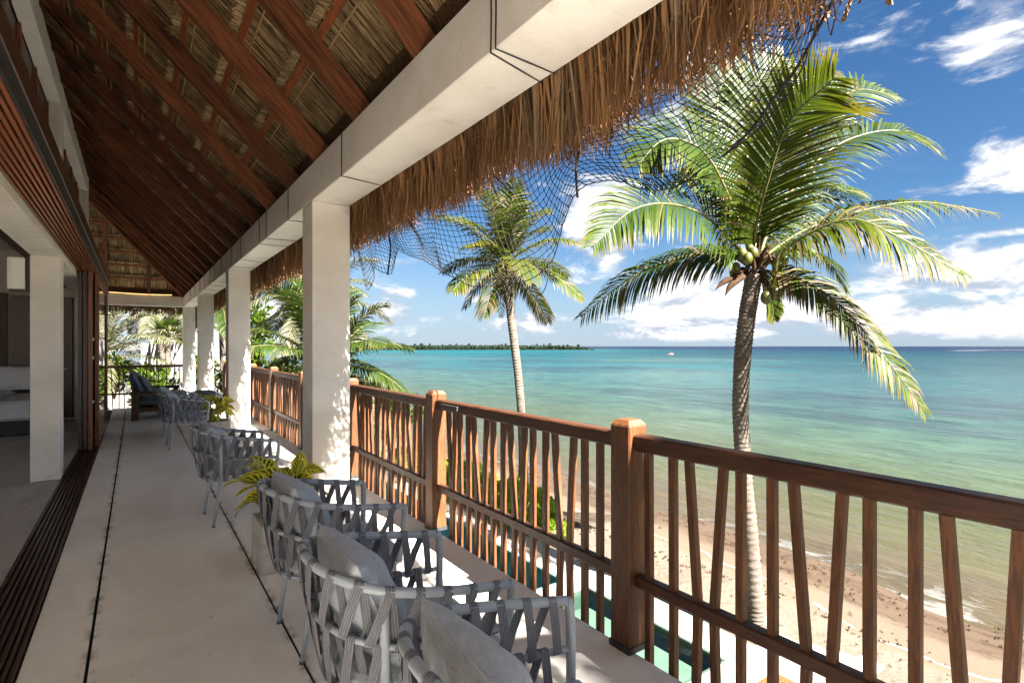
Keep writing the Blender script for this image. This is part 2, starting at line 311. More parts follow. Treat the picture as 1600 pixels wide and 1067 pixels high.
def sea_mat():
    m, t, b, o = new_mat('shallow_sea'); p = nd(t, 'ShaderNodeBsdfPrincipled'); v = nd(t, 'ShaderNodeNewGeometry').outputs['Position']
    x, y, z = b.sep(v)
    wx = b.m('ADD', b.m('SUBTRACT', x, 16.2), b.m('MULTIPLY', b.m('SUBTRACT', b.noise(v, .035, 5, .6, .5), .5), 14.0))
    L = b.m('DIVIDE', b.m('LOGARITHM', b.m('MAXIMUM', wx, 1.0), 10.0), 4.0)          # 1 m .. 10 km offshore -> 0 .. 1
    c = b.ramp(L, [(0.0, (.062, .049, .028)), (.16, (.058, .056, .024)), (.29, (.046, .062, .028)), (.35, (.036, .070, .043)), (.40, (.024, .068, .052)), (.46, (.011, .066, .064)),
                   (.54, (.005, .068, .073)), (.62, (.0012, .034, .046)), (.70, (.0010, .024, .040)), (.755, (.0008, .007, .026)), (1.0, (.0006, .005, .020))])
    big = b.noise(b.scale(v, (1, .6, 1)), .022, 6, .6, .8)
    grass = b.m('MULTIPLY', b.ss(big, .47, .60), b.m('MULTIPLY', b.ss(L, .28, .40), b.m('SUBTRACT', 1.0, b.ss(L, .60, .72))))
    c = b.mix(b.m('MULTIPLY', grass, .78), c, (.006, .021, .024))
    milk = b.m('MULTIPLY', b.ss(b.noise(v, .010, 4, .55), .46, .62), b.m('MULTIPLY', b.ss(L, .34, .44), b.m('SUBTRACT', 1.0, b.ss(L, .56, .66))))
    c = b.mix(b.m('MULTIPLY', milk, .5), c, (.045, .085, .066))
    cy = b.m('MULTIPLY', b.ss(b.m('SUBTRACT', y, b.m('MULTIPLY', x, .5)), 60.0, 400.0), b.m('MULTIPLY', b.ss(L, .54, .60), b.m('SUBTRACT', 1.0, b.ss(L, .70, .74))))
    c = b.mix(b.m('MULTIPLY', cy, .85), c, (.004, .082, .088))
    deep = b.m('MULTIPLY', b.m('SUBTRACT', 1.0, b.ss(b.m('SUBTRACT', y, b.m('MULTIPLY', x, .55)), -25.0, 35.0)), b.m('MULTIPLY', b.ss(L, .34, .44), b.m('SUBTRACT', 1.0, b.ss(L, .60, .70))))
    c = b.mix(b.m('MULTIPLY', deep, .62), c, (.010, .036, .040))
    # foam: lapping edge and the reef line
    edge = b.m('MULTIPLY', b.m('SUBTRACT', 1.0, b.ss(b.m('SUBTRACT', x, 16.2), .3, 1.6)), b.ss(b.noise(b.scale(v, (1.0, .5, 1)), 1.5, 6, .65, .8), .50, .60))
    reef = b.m('MULTIPLY', b.m('MULTIPLY', b.ss(L, .735, .745), b.m('SUBTRACT', 1.0, b.ss(L, .765, .775))), b.ss(b.noise(b.scale(v, (.3, 1, 1)), .006, 4, .6), .60, .66))
    foam = b.m('MAXIMUM', b.m('MULTIPLY', edge, .45), reef); c = b.mix(foam, c, (.24, .25, .25))
    wvc = b.scale(v, (1.0, .25, 1)); rip_shade = b.m('ADD', b.m('MULTIPLY', b.noise(wvc, 1.3, 6, .65, .3), .7), b.m('MULTIPLY', b.noise(wvc, .16, 5, .6), .5))
    wave_shade = b.noise(b.scale(v, (1.0, .5, 1)), .42, 5, .62, .5); c = b.mix(b.ss(L, .22, .40), c, b.mix(1.0, c, b.ramp(wave_shade, [(.36, (.60, .64, .68)), (.52, (1.0, 1.0, 1.0)), (.68, (1.35, 1.33, 1.30))]), 'MULTIPLY'))  # light and dark of the waves painted into the water colour
    c = b.mix(1.0, c, b.ramp(rip_shade, [(.40, (.74 * K, .77 * K, .80 * K)), (.60, (1.03 * K, 1.03 * K, 1.03 * K)), (.80, (1.3 * K, 1.3 * K, 1.3 * K))]), 'MULTIPLY')  # shading of ripple facets multiplied into the colour as well
    t.links.new(c, p.inputs['Base Color'])
    p.inputs['IOR'].default_value = 1.33; p.inputs['Specular IOR Level'].default_value = .16
    t.links.new(b.m('ADD', .10, b.m('MULTIPLY', b.ss(L, .3, .7), .22)), p.inputs['Roughness'])
    # wind ripples over swell running to the beach
    wv = b.scale(v, (1.0, .32, 1)); r1 = b.noise(wv, 1.1, 4, .6, .4); r2 = b.noise(wv, .22, 3, .5, .3); r3 = b.noise(wv, 4.5, 3, .6)
    h = b.m('ADD', b.m('MULTIPLY', r1, .8), b.m('ADD', b.m('MULTIPLY', r2, 1.6), b.m('MULTIPLY', r3, .28)))
    bp = nd(t, 'ShaderNodeBump'); bp.inputs['Distance'].default_value = .55
    t.links.new(b.m('ADD', .35, b.m('MULTIPLY', b.ss(L, .15, .4), .55)), bp.inputs['Strength'])
    t.links.new(h, bp.inputs['Height']); t.links.new(bp.outputs[0], p.inputs['Normal'])
    t.links.new(p.outputs[0], o.inputs[0]); return m
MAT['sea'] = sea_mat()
def water_mat(name, tint, alpha):
    m, t, b, o = new_mat(name)
    tr = nd(t, 'ShaderNodeBsdfTransparent'); tr.inputs[0].default_value = (*tint, 1)
    gl = nd(t, 'ShaderNodeBsdfGlossy'); gl.inputs['Roughness'].default_value = .04
    fr = nd(t, 'ShaderNodeFresnel'); fr.inputs[0].default_value = 1.33
    bp = nd(t, 'ShaderNodeBump'); bp.inputs['Strength'].default_value = .12; bp.inputs['Distance'].default_value = .1
    t.links.new(b.noise(coords(t), 2.2, 3, .5), bp.inputs['Height']); t.links.new(bp.outputs[0], gl.inputs['Normal']); t.links.new(bp.outputs[0], fr.inputs['Normal'])
    mx = nd(t, 'ShaderNodeMixShader'); t.links.new(fr.outputs[0], mx.inputs[0]); t.links.new(tr.outputs[0], mx.inputs[1]); t.links.new(gl.outputs[0], mx.inputs[2])
    t.links.new(mx.outputs[0], o.inputs[0]); return m
MAT['pool_water'] = water_mat('pool_water', (.55, .9, .82), 1)
MAT['pool_water_clear'] = water_mat('shallow_pool_water', (.85, .97, .92), 1)
def glass_mat():
    m, t, b, o = new_mat('door_glass')
    tr = nd(t, 'ShaderNodeBsdfTransparent'); tr.inputs[0].default_value = (.82, .86, .86, 1)
    gl = nd(t, 'ShaderNodeBsdfGlossy'); gl.inputs['Roughness'].default_value = .02
    fr = nd(t, 'ShaderNodeFresnel'); fr.inputs[0].default_value = 1.5
    mx = nd(t, 'ShaderNodeMixShader'); t.links.new(fr.outputs[0], mx.inputs[0]); t.links.new(tr.outputs[0], mx.inputs[1]); t.links.new(gl.outputs[0], mx.inputs[2])
    t.links.new(mx.outputs[0], o.inputs[0]); return m
MAT['glass'] = glass_mat()
def emit_mat(name, c, s):
    m, t, b, o = new_mat(name); e = nd(t, 'ShaderNodeEmission'); e.inputs[0].default_value = (*c, 1); e.inputs[1].default_value = s
    t.links.new(e.outputs[0], o.inputs[0]); return m
MAT['led'] = emit_mat('warm_light_strip', (1.0, .55, .2), .22)
MAT['far_green'] = pmat('far_canopy', (.012, .024, .012), (.006, .014, .008), .3, .9, .1, island=.35)

# ------------------------------------------------------------------ mesh builder
class MB:
    def __init__(s): s.v = []; s.f = []; s.a = []
    def add(s, pts, faces, attr=None):
        k = len(s.v); s.v += [tuple(p) for p in pts]; s.f += [tuple(i + k for i in f) for f in faces]
        s.a += (attr if attr else [(0, 0, 0)] * len(pts)); return s
    def box(s, x0, x1, y0, y1, z0, z1):
        p = [(x, y, z) for z in (z0, z1) for y in (y0, y1) for x in (x0, x1)]
        return s.add(p, [(0, 2, 3, 1), (4, 5, 7, 6), (0, 1, 5, 4), (2, 6, 7, 3), (0, 4, 6, 2), (1, 3, 7, 5)])
    def bbox(s, x0, x1, y0, y1, z0, z1, b=.006):
        """box with bevelled (chamfered) edges"""
        if min(x1 - x0, y1 - y0, z1 - z0) < 2.2 * b: return s.box(x0, x1, y0, y1, z0, z1)
        k = len(s.v); P = []
        idx = {}
        X = (x0, x1); Y = (y0, y1); Z = (z0, z1)
        for i in (0, 1):
            for j in (0, 1):
                for l in (0, 1):
                    sx = b if i == 0 else -b; sy = b if j == 0 else -b; sz = b if l == 0 else -b
                    idx[i, j, l, 'x'] = len(P); P.append((X[i], Y[j] + sy, Z[l] + sz))
                    idx[i, j, l, 'y'] = len(P); P.append((X[i] + sx, Y[j], Z[l] + sz))
                    idx[i, j, l, 'z'] = len(P); P.append((X[i] + sx, Y[j] + sy, Z[l]))
        F = []
        for i in (0, 1):
            q = [idx[i, 0, 0, 'x'], idx[i, 1, 0, 'x'], idx[i, 1, 1, 'x'], idx[i, 0, 1, 'x']]; F.append(q if i else q[::-1])
            q = [idx[0, i, 0, 'y'], idx[1, i, 0, 'y'], idx[1, i, 1, 'y'], idx[0, i, 1, 'y']]; F.append(q[::-1] if i else q)
            q = [idx[0, 0, i, 'z'], idx[1, 0, i, 'z'], idx[1, 1, i, 'z'], idx[0, 1, i, 'z']]; F.append(q if i else q[::-1])
        for i in (0, 1):
            for j in (0, 1):
                q = [idx[i, j, 0, 'x'], idx[i, j, 0, 'y'], idx[i, j, 1, 'y'], idx[i, j, 1, 'x']]; F.append(q if i != j else q[::-1])
                q = [idx[i, 0, j, 'x'], idx[i, 1, j, 'x'], idx[i, 1, j, 'z'], idx[i, 0, j, 'z']]; F.append(q)
                q = [idx[0, i, j, 'y'], idx[1, i, j, 'y'], idx[1, i, j, 'z'], idx[0, i, j, 'z']]; F.append(q)
                for l in (0, 1): F.append([idx[i, j, l, 'x'], idx[i, j, l, 'y'], idx[i, j, l, 'z']])
        s.v += P; s.f += [tuple(a + k for a in f) for f in F]; s.a += [(0, 0, 0)] * len(P); return s
    def tube(s, pts, r, n=8, cap=True, attr=None):
        pts = [Vector(p) for p in pts]; k = len(s.v); rr = r if isinstance(r, (list, tuple)) else [r] * len(pts)
        up = None
        for i, p in enumerate(pts):
            t = (pts[min(i + 1, len(pts) - 1)] - pts[max(i - 1, 0)]).normalized()
            if up is None: up = t.orthogonal().normalized()
            else:
                up = (up - t * up.dot(t)); up = up.normalized() if up.length > 1e-6 else t.orthogonal().normalized()
            b = t.cross(up)
            for j in range(n):
                a = 2 * math.pi * j / n; s.v.append(tuple(p + (up * math.cos(a) + b * math.sin(a)) * rr[i])); s.a.append(attr or (0, 0, 0))
        for i in range(len(pts) - 1):
            for j in range(n):
                s.f.append((k + i * n + j, k + i * n + (j + 1) % n, k + (i + 1) * n + (j + 1) % n, k + (i + 1) * n + j))
        if cap: s.f.append(tuple(k + j for j in range(n))[::-1]); s.f.append(tuple(k + (len(pts) - 1) * n + j for j in range(n)))
        return s
    def prism(s, poly, y0, y1, axis='y'):
        """polygon given in two coordinates, drawn out along the third"""
        n = len(poly)
        mk = {'y': lambda a, b, c: (a, c, b), 'x': lambda a, b, c: (c, a, b), 'z': lambda a, b, c: (a, b, c)}[axis]
        P = [mk(a, b, y0) for a, b in poly] + [mk(a, b, y1) for a, b in poly]
        F = [tuple(range(n)), tuple(range(2 * n - 1, n - 1, -1))] + [(i, n + i, n + (i + 1) % n, (i + 1) % n) for i in range(n)]
        return s.add(P, F)
    def blob(s, c, rx, ry, rz, nu=10, nv=7, jit=0.0, rg=None):
        P = []; F = []
        for j in range(nv + 1):
            th = math.pi * j / nv
            for i in range(nu):
                ph = 2 * math.pi * i / nu; q = 1 + (rg.uniform(-jit, jit) if rg and 0 < j < nv else 0)
                P.append((c[0] + rx * q * math.sin(th) * math.cos(ph), c[1] + ry * q * math.sin(th) * math.sin(ph), c[2] + rz * q * math.cos(th)))
        for j in range(nv):
            for i in range(nu): F.append((j * nu + i, (j + 1) * nu + i, (j + 1) * nu + (i + 1) % nu, j * nu + (i + 1) % nu))
        return s.add(P, F)
    def mesh(s, name, mat, smooth=False, attr=False):
        me = bpy.data.meshes.new(name); me.from_pydata(s.v, [], s.f)
        if attr:
            at = me.color_attributes.new('tip', 'FLOAT_COLOR', 'POINT'); buf = []
            for c in s.a: buf += [c[0], c[1], c[2], 1.0]
            at.data.foreach_set('color', buf)
        me.materials.append(MAT[mat] if isinstance(mat, str) else mat)
        if smooth: me.polygons.foreach_set('use_smooth', [True] * len(me.polygons))
        me.update(); return me
    def build(s, name, mat, parent=None, smooth=False, attr=False, local=False):
        o = bpy.data.objects.new(name, s.mesh(name, mat, smooth, attr)); col.objects.link(o)
        if parent is not None:
            o.parent = parent
            if not local: o.location = -ORG.get(parent.name, Vector())
        return o
ORG = {}
def link_mesh(name, me, parent, loc=(0, 0, 0)):
    o = bpy.data.objects.new(name, me); col.objects.link(o); o.parent = parent; o.location = Vector(loc) - ORG.get(parent.name, Vector()); return o
def tag(o, label=None, cat=None, group=None, kind=None):
    if label: o['label'] = label
    if cat: o['category'] = cat
    if group: o['group'] = group
    if kind: o['kind'] = kind
    return o
def thing(name, label, cat, loc=(0, 0, 0), rz=0.0, group=None, sc=None):
    o = bpy.data.objects.new(name, None); col.objects.link(o); o.empty_display_size = .2
    o.location = loc; o.rotation_euler = (0, 0, rz)
    if sc: o.scale = (sc, sc, sc)
    if not rz and not sc: ORG[o.name] = Vector(loc)
    return tag(o, label, cat, group)
def copy_tree(o, parent=None):
    c = o.copy(); col.objects.link(c); c.parent = parent
    for ch in list(o.children): copy_tree(ch, c)
    return c
def spline(pts, n):
    pts = [Vector(p) for p in pts]; q = [pts[0] * 2 - pts[1]] + pts + [pts[-1] * 2 - pts[-2]]; out = []
    m = len(pts) - 1
    for i in range(n + 1):
        x = min(i / n * m, m - 1e-6); k = int(x); t = x - k; a, b, c, d = q[k:k + 4]
        out.append(.5 * ((2 * b) + (c - a) * t + (2 * a - 5 * b + 4 * c - d) * t * t + (3 * b - a - 3 * c + d) * t ** 3))
    return out
SN, CS = math.sin(R(YAW)), math.cos(R(YAW))
def at(x, y, d):
    """the place d metres out along the view axis that the photograph shows at x, y"""
    lat, up = (x - 800) / 840 * d, (541 - y) / 840 * d
    return Vector((d * SN + lat * CS, d * CS - lat * SN, EYE + up))
def on_plane_x(x, y, X):
    u = x - 800; t = 840 * (u + 588) / (705600 - 588 * u); Y = X / t; d = SN * X + CS * Y
    return Y, EYE + (541 - y) / 840 * d

# ================================================================== THE SETTING
SEA_Z, SAND_Z, PAVE_Z, POOL_Z = -4.8, -3.85, -3.6, -3.66
def shore_z(x, y):
    wob = .55 * math.sin(y * .21 + 1) + .35 * math.sin(y * .53) + .2 * math.sin(y * 1.3 + 2)
    xs = x + wob * (1 if 8 < x < 40 else 0)
    if xs < 9: z = SAND_Z
    elif xs < 16.2: q = (xs - 9) / 7.2; z = SAND_Z + (SEA_Z - SAND_Z) * (q * q * .35 + q * .65)
    else: z = SEA_Z - min(7.0, (xs - 16.2) * .055)
    if 8.7 < x < 13: z += .03 * math.sin(x * 3.1 + y * 1.7) * math.sin(y * 2.3 - x) 
    return z
xs_ = [-30000, -4000, -600, -120, -40, -15, -5, 2, 5] + [7 + .35 * i for i in range(36)] + [21, 24, 30, 40, 60, 120, 300, 1500, 8000, 40000]
ys_ = [-30000, -4000, -600, -120, -50, -25] + [-18 + .6 * i for i in range(130)] + [64, 72, 85, 110, 160, 300, 1000, 6000, 45000]
g = MB(); nx = len(xs_)
for y in ys_:
    for x in xs_:
        z = shore_z(x, y)
        if 1.0 < x < 8.6 and 2 < y < 22: z = -5.6            # dug out under the pools
        g.v.append((x, y, z)); g.a.append((0, 0, 0))
for j in range(len(ys_) - 1):
    for i in range(nx - 1): k = j * nx + i; g.f.append((k, k + 1, k + nx + 1, k + nx))
tag(g.build('beach_ground', 'sand', smooth=True), kind='structure')
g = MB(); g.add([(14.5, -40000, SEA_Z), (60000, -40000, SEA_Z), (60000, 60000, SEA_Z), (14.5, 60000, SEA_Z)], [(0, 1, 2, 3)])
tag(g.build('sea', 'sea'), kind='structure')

# paving of the lower garden with two pools let into it
PA = (3.4, 7.6, 8.85, 20.0); PB = (3.4, 7.8, 5.1, 8.32)
g = MB()
g.box(0.6, 3.4, 2.2, 21.8, -3.9, PAVE_Z); g.box(3.4, 8.55, 2.2, 5.1, -3.9, PAVE_Z); g.box(7.8, 8.55, 5.1, 8.32, -3.9, PAVE_Z)
g.box(3.4, 8.55, 8.32, 8.85, -3.9, PAVE_Z); g.box(7.6, 8.55, 8.85, 20, -3.9, PAVE_Z); g.box(3.4, 8.55, 20, 21.8, -3.9, PAVE_Z)
pav = tag(g.build('garden_paving', 'paving'), kind='structure')
def pool(name, r, depth, wall, floor, water, label):
    x0, x1, y0, y1 = r; zb = PAVE_Z - depth
    t = thing(name, label, 'pool', (x0, y0, PAVE_Z))
    g = MB(); g.box(x0 - .1, x1 + .1, y0 - .1, y1 + .1, zb - .15, zb); g.build('floor', floor, t)
    g = MB(); g.box(x0, x0 + .05, y0, y1, zb, PAVE_Z - .004); g.box(x1 - .05, x1, y0, y1, zb, PAVE_Z - .004)
    g.box(x0 + .05, x1 - .05, y0, y0 + .05, zb, PAVE_Z - .004); g.box(x0 + .05, x1 - .05, y1 - .05, y1, zb, PAVE_Z - .004); g.build('wall', wall, t)
    g = MB(); g.add([(x0 + .05, y0 + .05, POOL_Z), (x1 - .05, y0 + .05, POOL_Z), (x1 - .05, y1 - .05, POOL_Z), (x0 + .05, y1 - .05, POOL_Z)], [(0, 1, 2, 3)]); g.build('water', water, t)
    return t
pool('swimming_pool', PA, 1.3, 'pool_teal', 'pool_teal', 'pool_water', 'long teal swimming pool below the balcony railing')
pb = pool('splash_pool', PB, .62, 'pool_green', 'pool_green', 'pool_water_clear', 'shallow pale green pool with raised floor, nearest below the railing')
g = MB(); g.box(PB[0] + .3, PB[1] - .30, PB[2] + .30, PB[3] - .25, PAVE_Z - .62, PAVE_Z - .22); g.build('ledge', 'pool_pale', pb)
g = MB(); g.box(PB[1] - .24, PB[1] - .12, 6.55, 6.70, PAVE_Z - .615, PAVE_Z - .58); g.build('drain', 'villa_white', pb)
# bleached planks of the step beside the small pool
dk = thing('plank_walk', 'bleached grey plank walk beside the shallow pool', 'walkway', (7, 4.4, PAVE_Z))
for k in range(4):
    g = MB(); g.bbox(6.0, 9.6 - .15 * k, 3.55 + k * .37, 3.9 + k * .37, PAVE_Z + .004, PAVE_Z + .075, .008); g.build('plank', 'plank', dk)

# far wooded headland on the left of the horizon
def hd(lat, d): return (d * SN + lat * CS, d * CS - lat * SN)
rg = random.Random(3)
g = MB(); N = 60
for i in range(N + 1):
    lat = -520 + i * (138 + 520) / N; e = min(1, (138 - lat) / 90)
    for (dd, zz) in ((-14 * e - 2, SEA_Z - .5), (-4, SEA_Z + 1.0), (30, SEA_Z + 2.0), (120 * e + 5, SEA_Z - .5)):
        p = hd(lat, 900 + dd); g.v.append((p[0], p[1], zz)); g.a.append((0, 0, 0))
for i in range(N):
    for j in range(3): k = i * 4 + j; g.f.append((k, k + 4, k + 5, k + 1))
tag(g.build('headland', 'far_green', smooth=True), kind='structure')
g = MB()
for i in range(1500):
    lat = 128 - 640 * rg.random() ** .9; e = min(1, (140 - lat) / 60); dd = rg.uniform(2, 90) * e
    p = hd(lat, 900 + dd); r = rg.uniform(1.8, 4.2); h = rg.uniform(2.8, 5.8) * (.45 + .55 * e) + (rg.random() < .04) * 3
    g.blob((p[0], p[1], SEA_Z + 1.4 + h * .5), r, r, h * .75, 6, 4, .25, rg)
tag(g.build('coastal_wood', 'far_green'), 'low dark green wood covering the far headland', 'wood', kind='stuff')

# ================================================================== TERRACE FLOOR
g = MB(); g.box(-.66, 1.925, -5, 15.55, -.34, -.022); base = tag(g.build('terrace_floor', 'joint'), kind='structure')
for (x0, x1) in ((-.425, -.187), (-.173, .628), (.642, 1.938)):
    g = MB(); g.bbox(x0, x1, -5, 15.56, -.02, 0, .003); g.build('slab', 'deck', base)
g = MB(); g.box(1.926, 1.939, -5, 15.55, -.34, -.021); g.build('edge', 'deck', base)
g = MB(); g.box(-5.2, 1.95, 15.6, 23.2, -1.05, -.75)
for k in range(3): g.box(-.6, 1.3, 15.6 + .3 * k, 15.9 + .3 * k, -.75, -.19 - .19 * k)
tag(g.build('lower_landing', 'deck'), kind='structure')
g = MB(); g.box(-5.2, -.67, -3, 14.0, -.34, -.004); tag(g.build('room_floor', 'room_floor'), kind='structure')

# ================================================================== VILLA
villa = thing('villa', 'white concrete villa with open terrace, columns and a thatched roof', 'building', (0, 0, 0))
cs = .35; CX0, CX1 = 1.33, 1.68; BZ0, BZ1 = 2.79, 3.13
COLS = (-.35, 5.1, 10.55, 16.0, 21.4)
for i, y in enumerate(COLS):
    g = MB(); g.bbox(CX0, CX1, y, y + cs, -.75 if y > 15.5 else .001, BZ0 - .002, .006); g.build('column', 'stucco', villa)
bm_ = MB(); bm_.bbox(CX0 - .001, CX1 + .001, -1.3, 21.4, BZ0, BZ1, .006); bm_.build('eave_beam', 'stucco', villa)
g = MB(); g.bbox(-4, CX1, 21.402, 21.75, BZ0 - .001, BZ1, .006); g.build('end_beam', 'stucco', villa)
# ties of black wire round the eave beam
for y in (2.02, 2.06, 4.22, 6.03, 7.2, 7.65, 9.2, 10.1, 11.4, 12.6, 13.3, 14.5, 15.6, 17.0, 18.4):
    sl = rng.uniform(-.05, .16); g = MB(); e = .006
    g.tube([(CX0 - e, y, BZ1 + .02), (CX0 - e, y + rng.uniform(-.006, .006), 2.95), (CX0 - e, y, BZ0 - e), (1.5, y + sl * .5, BZ0 - e), (CX1 + e, y + sl, BZ0 - e), (CX1 + e, y + sl, BZ1)], .0042, 5)
    g.build('tie_wire', 'black', villa)
# inner wall line: posts, upper ring beam, wood clerestory, door head, lower beam
for y in (4.98, 10.43, 15.88):
    g = MB(); g.bbox(-1.072, -.912, y, y + cs, 2.81, 5.068, .006); g.build('upper_post', 'stucco', villa)
g = MB(); g.bbox(-1.073, -.911, -3, 16.23, 5.07, 5.42, .006); g.build('ring_beam', 'stucco', villa)
g = MB(); g.box(-1.125, -1.085, -3, 16.2, 2.81, 5.40); g.build('clerestory_panel', 'dark_wood', villa)
for k in range(14):
    y = -.2 + k * 1.18; g = MB(); g.box(-1.084, -1.05, y, y + .07, 2.81, 5.06); g.build('clerestory_mullion', 'red_frame', villa)
g = MB(); g.box(-.905, -.43, -3, 12.62, 2.53, 2.79); g.build('door_head', 'dark_wood', villa)
g = MB(); g.box(-.429, -.417, -3, 12.63, 2.50, 2.612); g.build('head_channel', 'black', villa)
g = MB(); g.box(-.4165, -.412, -3, 12.63, 2.606, 2.614); g.build('channel_trim', 'steel', villa)
for k in range(6):
    y = 1.3 + k * 2.1; g = MB(); g.box(-.9, -.88, y, y + .05, 2.791, 2.93); g.build('head_tab', 'red_frame', villa)
TR = (-.455, -.515, -.575, -.635)
for x in TR:
    g = MB(); g.box(x - .023, x - .006, -3, 12.6, 2.495, 2.529); g.box(x + .006, x + .023, -3, 12.6, 2.495, 2.529); g.build('head_track', 'red_frame', villa)
    g = MB(); g.box(x - .024, x - .010, -3, 12.6, -.019, .006); g.box(x + .010, x + .022, -3, 12.6, -.019, .006); g.build('floor_track', 'dark_wood', villa)
g = MB(); g.box(-.672, -.428, -3, 12.6, -.03, -.016); g.build('track_bed', 'dark_wood', villa)
g = MB(); g.bbox(-.92, -.668, -3, 14.0, 2.42, 2.80, .006); g.build('lower_beam', 'stucco', villa)
g = MB(); g.bbox(-.92, -.67, 7.62, 7.92, .001, 2.419, .006); g.build('inner_column', 'stucco', villa)
g = MB(); g.bbox(-.955, -.68, -1.2, -.9, .001, 2.419, .006); g.build('inner_column', 'stucco', villa)
# room behind
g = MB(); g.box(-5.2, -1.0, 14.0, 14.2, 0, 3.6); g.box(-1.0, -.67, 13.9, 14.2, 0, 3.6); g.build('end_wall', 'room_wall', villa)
g = MB(); g.box(-5.4, -5.2, -3, 1, 0, 4.2); g.box(-5.4, -5.2, 1, 11, 0, .5); g.box(-5.4, -5.2, 1, 11, 2.5, 4.2); g.box(-5.4, -5.2, 11, 14.2, 0, 4.2); g.box(-5.2, -.7, -3.2, -3, 2.5, 3.5); g.build('back_wall', 'room_wall', villa)  # openings in the unseen back and near walls, added to light the room
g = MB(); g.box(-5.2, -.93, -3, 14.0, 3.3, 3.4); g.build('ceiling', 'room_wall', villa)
g = MB(); g.box(-1.20, -.925, -3, 13.9, 2.62, 2.8); g.build('ceiling_trim', 'dark_wood', villa)
dr = MB().bbox(-1.95, -1.04, 13.94, 13.99, .01, 2.43, .006).build('room_door', 'dark_wood', villa)
MB().tube([(-1.12, 13.93, 1.0), (-1.12, 13.9, 1.0), (-1.2, 13.9, 1.0)], .01, 6).build('handle', 'steel', dr)
for k in range(4):
    g = MB(); g.bbox(-4.88 + k * .72, -4.17 + k * .72, 13.93, 13.99, .01, 2.47, .006); g.build('wall_panel', 'interior_wood', villa)
# ground floor below the terrace
g = MB(); g.box(-5.2, 1.0, -5, 15.5, -3.9, -.35); g.build('ground_floor_wall', 'stucco', villa)
# folded stack of glazed sliding doors
for k, x in enumerate(TR):
    y0, y1 = (9.75, 12.5) if k == 0 else (9.42 + .05 * k, 12.45)
    d = MB()
    d.box(x - .022, x + .022, y0, y0 + .085, .012, 2.49); d.box(x - .022, x + .022, y1 - .085, y1, .012, 2.49)
    d.box(x - .021, x + .021, y0 + .085, y1 - .085, .012, .11); d.box(x - .021, x + .021, y0 + .085, y1 - .085, 2.39, 2.49)
    o = d.build('sliding_door', 'red_frame' if k in (0, 1) else 'dark_wood', villa)
    MB().box(x - .004, x + .004, y0 + .085, y1 - .085, .11, 2.39).build('pane', 'glass', o)
    MB().box(x - .024, x + .024, y0 + .08, y0 + .088, .012, 2.49).build('seal', 'black', o)
    if k == 1:
        for z in (.68, 1.29, 1.55): MB().blob((x + .022, y0 + .03, z), .022, .03, .03, 8, 6).build('knob', 'steel', o, True)
MB().box(-.50, -.428, 12.5, 12.62, 0.002, 2.528).build('door_post', 'black', villa)

# ================================================================== ROOF
ROOF0 = BZ1 + CX0                                   # underside of the rafters: z = ROOF0 - x
roof = MB()
def slab(pts, th=.34):
    n = len(pts); roof.add([*pts, *[(p[0], p[1], p[2] + th) for p in pts]], [tuple(range(n)), tuple(range(2 * n - 1, n - 1, -1))] + [(i, (i + 1) % n, n + (i + 1) % n, n + i) for i in range(n)])
RT = ROOF0 + .34; RX = -1.9; RZ = RT - RX           # thatch underside, ridge
EY = 22.15; NY = -1.7; EX = 1.82  # unseen near edge and back slope drawn in for sun bounce and skylight
hipf = EY - (EX - RX); hipn = NY + (EX - RX); BX = 2 * RX - EX
slab([(EX, NY, RT - EX), (EX, EY, RT - EX), (RX, hipf, RZ), (RX, hipn, RZ)])
slab([(BX, EY, RT - EX), (BX, NY, RT - EX), (RX, hipn, RZ), (RX, hipf, RZ)])
slab([(EX, EY, RT - EX), (BX, EY, RT - EX), (RX, hipf, RZ)])
slab([(BX, NY, RT - EX), (EX, NY, RT - EX), (RX, hipn, RZ)])
thatch = roof.build('thatched_roof', 'straw_core', villa)
W2 = .034; RD = .25
k = 0; y = 2.87 - 1.07 * 3
while y < 21.3:
    top = max(RX + .1, CX0 - (21.4 - y) + .12, CX0 - (y + 1.3) + .12); x1 = 1.60
    if x1 - top > .3:
        w_ = W2 * rng.uniform(.9, 1.15); dv = rng.uniform(-.012, .012)
        g = MB(); g.prism([(x1, ROOF0 - x1 + dv), (top, ROOF0 - top + dv), (top, ROOF0 - top + RD), (x1, ROOF0 - x1 + RD)], y - w_, y + w_); g.build('rafter', 'rafter', thatch)
        if top < -1.2:
            g = MB(); g.prism([(-.86, 5.42), (-.50, ROOF0 + .50 - .02), (-.50, ROOF0 + .50 + .06), (-.92, ROOF0 + .92 + .05), (-.92, 5.42)], y - .03 - W2 * 2, y - W2 * 1.3); g.build('rafter_bracket', 'rafter', thatch)
    y += 1.07
for x in (.36, -.75, -1.7):
    yb, yt = 21.5, 21.4 - (CX0 - x) + .1
    g = MB(); g.prism([(yb, BZ1 + 21.4 - yb), (yt, BZ1 + 21.4 - yt), (yt, BZ1 + 21.4 - yt + RD), (yb, BZ1 + 21.4 - yb + RD)], x - .05, x + .05, 'x'); g.build('jack_rafter', 'rafter', thatch)
g = MB(); a = Vector((1.52, 21.59, BZ1 - .24)); bq = Vector((-1.85, 18.22, BZ1 + 3.13)); sd_ = Vector((1, -1, 0)).normalized() * .05; upv = Vector((0, 0, .34))
P = [a - sd_, a + sd_, bq + sd_, bq - sd_]; g.add([*P, *[p + upv for p in P]], [(0, 1, 2, 3), (7, 6, 5, 4), (0, 4, 5, 1), (1, 5, 6, 2), (2, 6, 7, 3), (3, 7, 4, 0)]); g.build('hip_rafter', 'rafter', thatch)
MB().bbox(RX - .06, RX + .06, hipn, hipf, RZ - .45, RZ - .15, .01).build('ridge_pole', 'rafter', thatch)

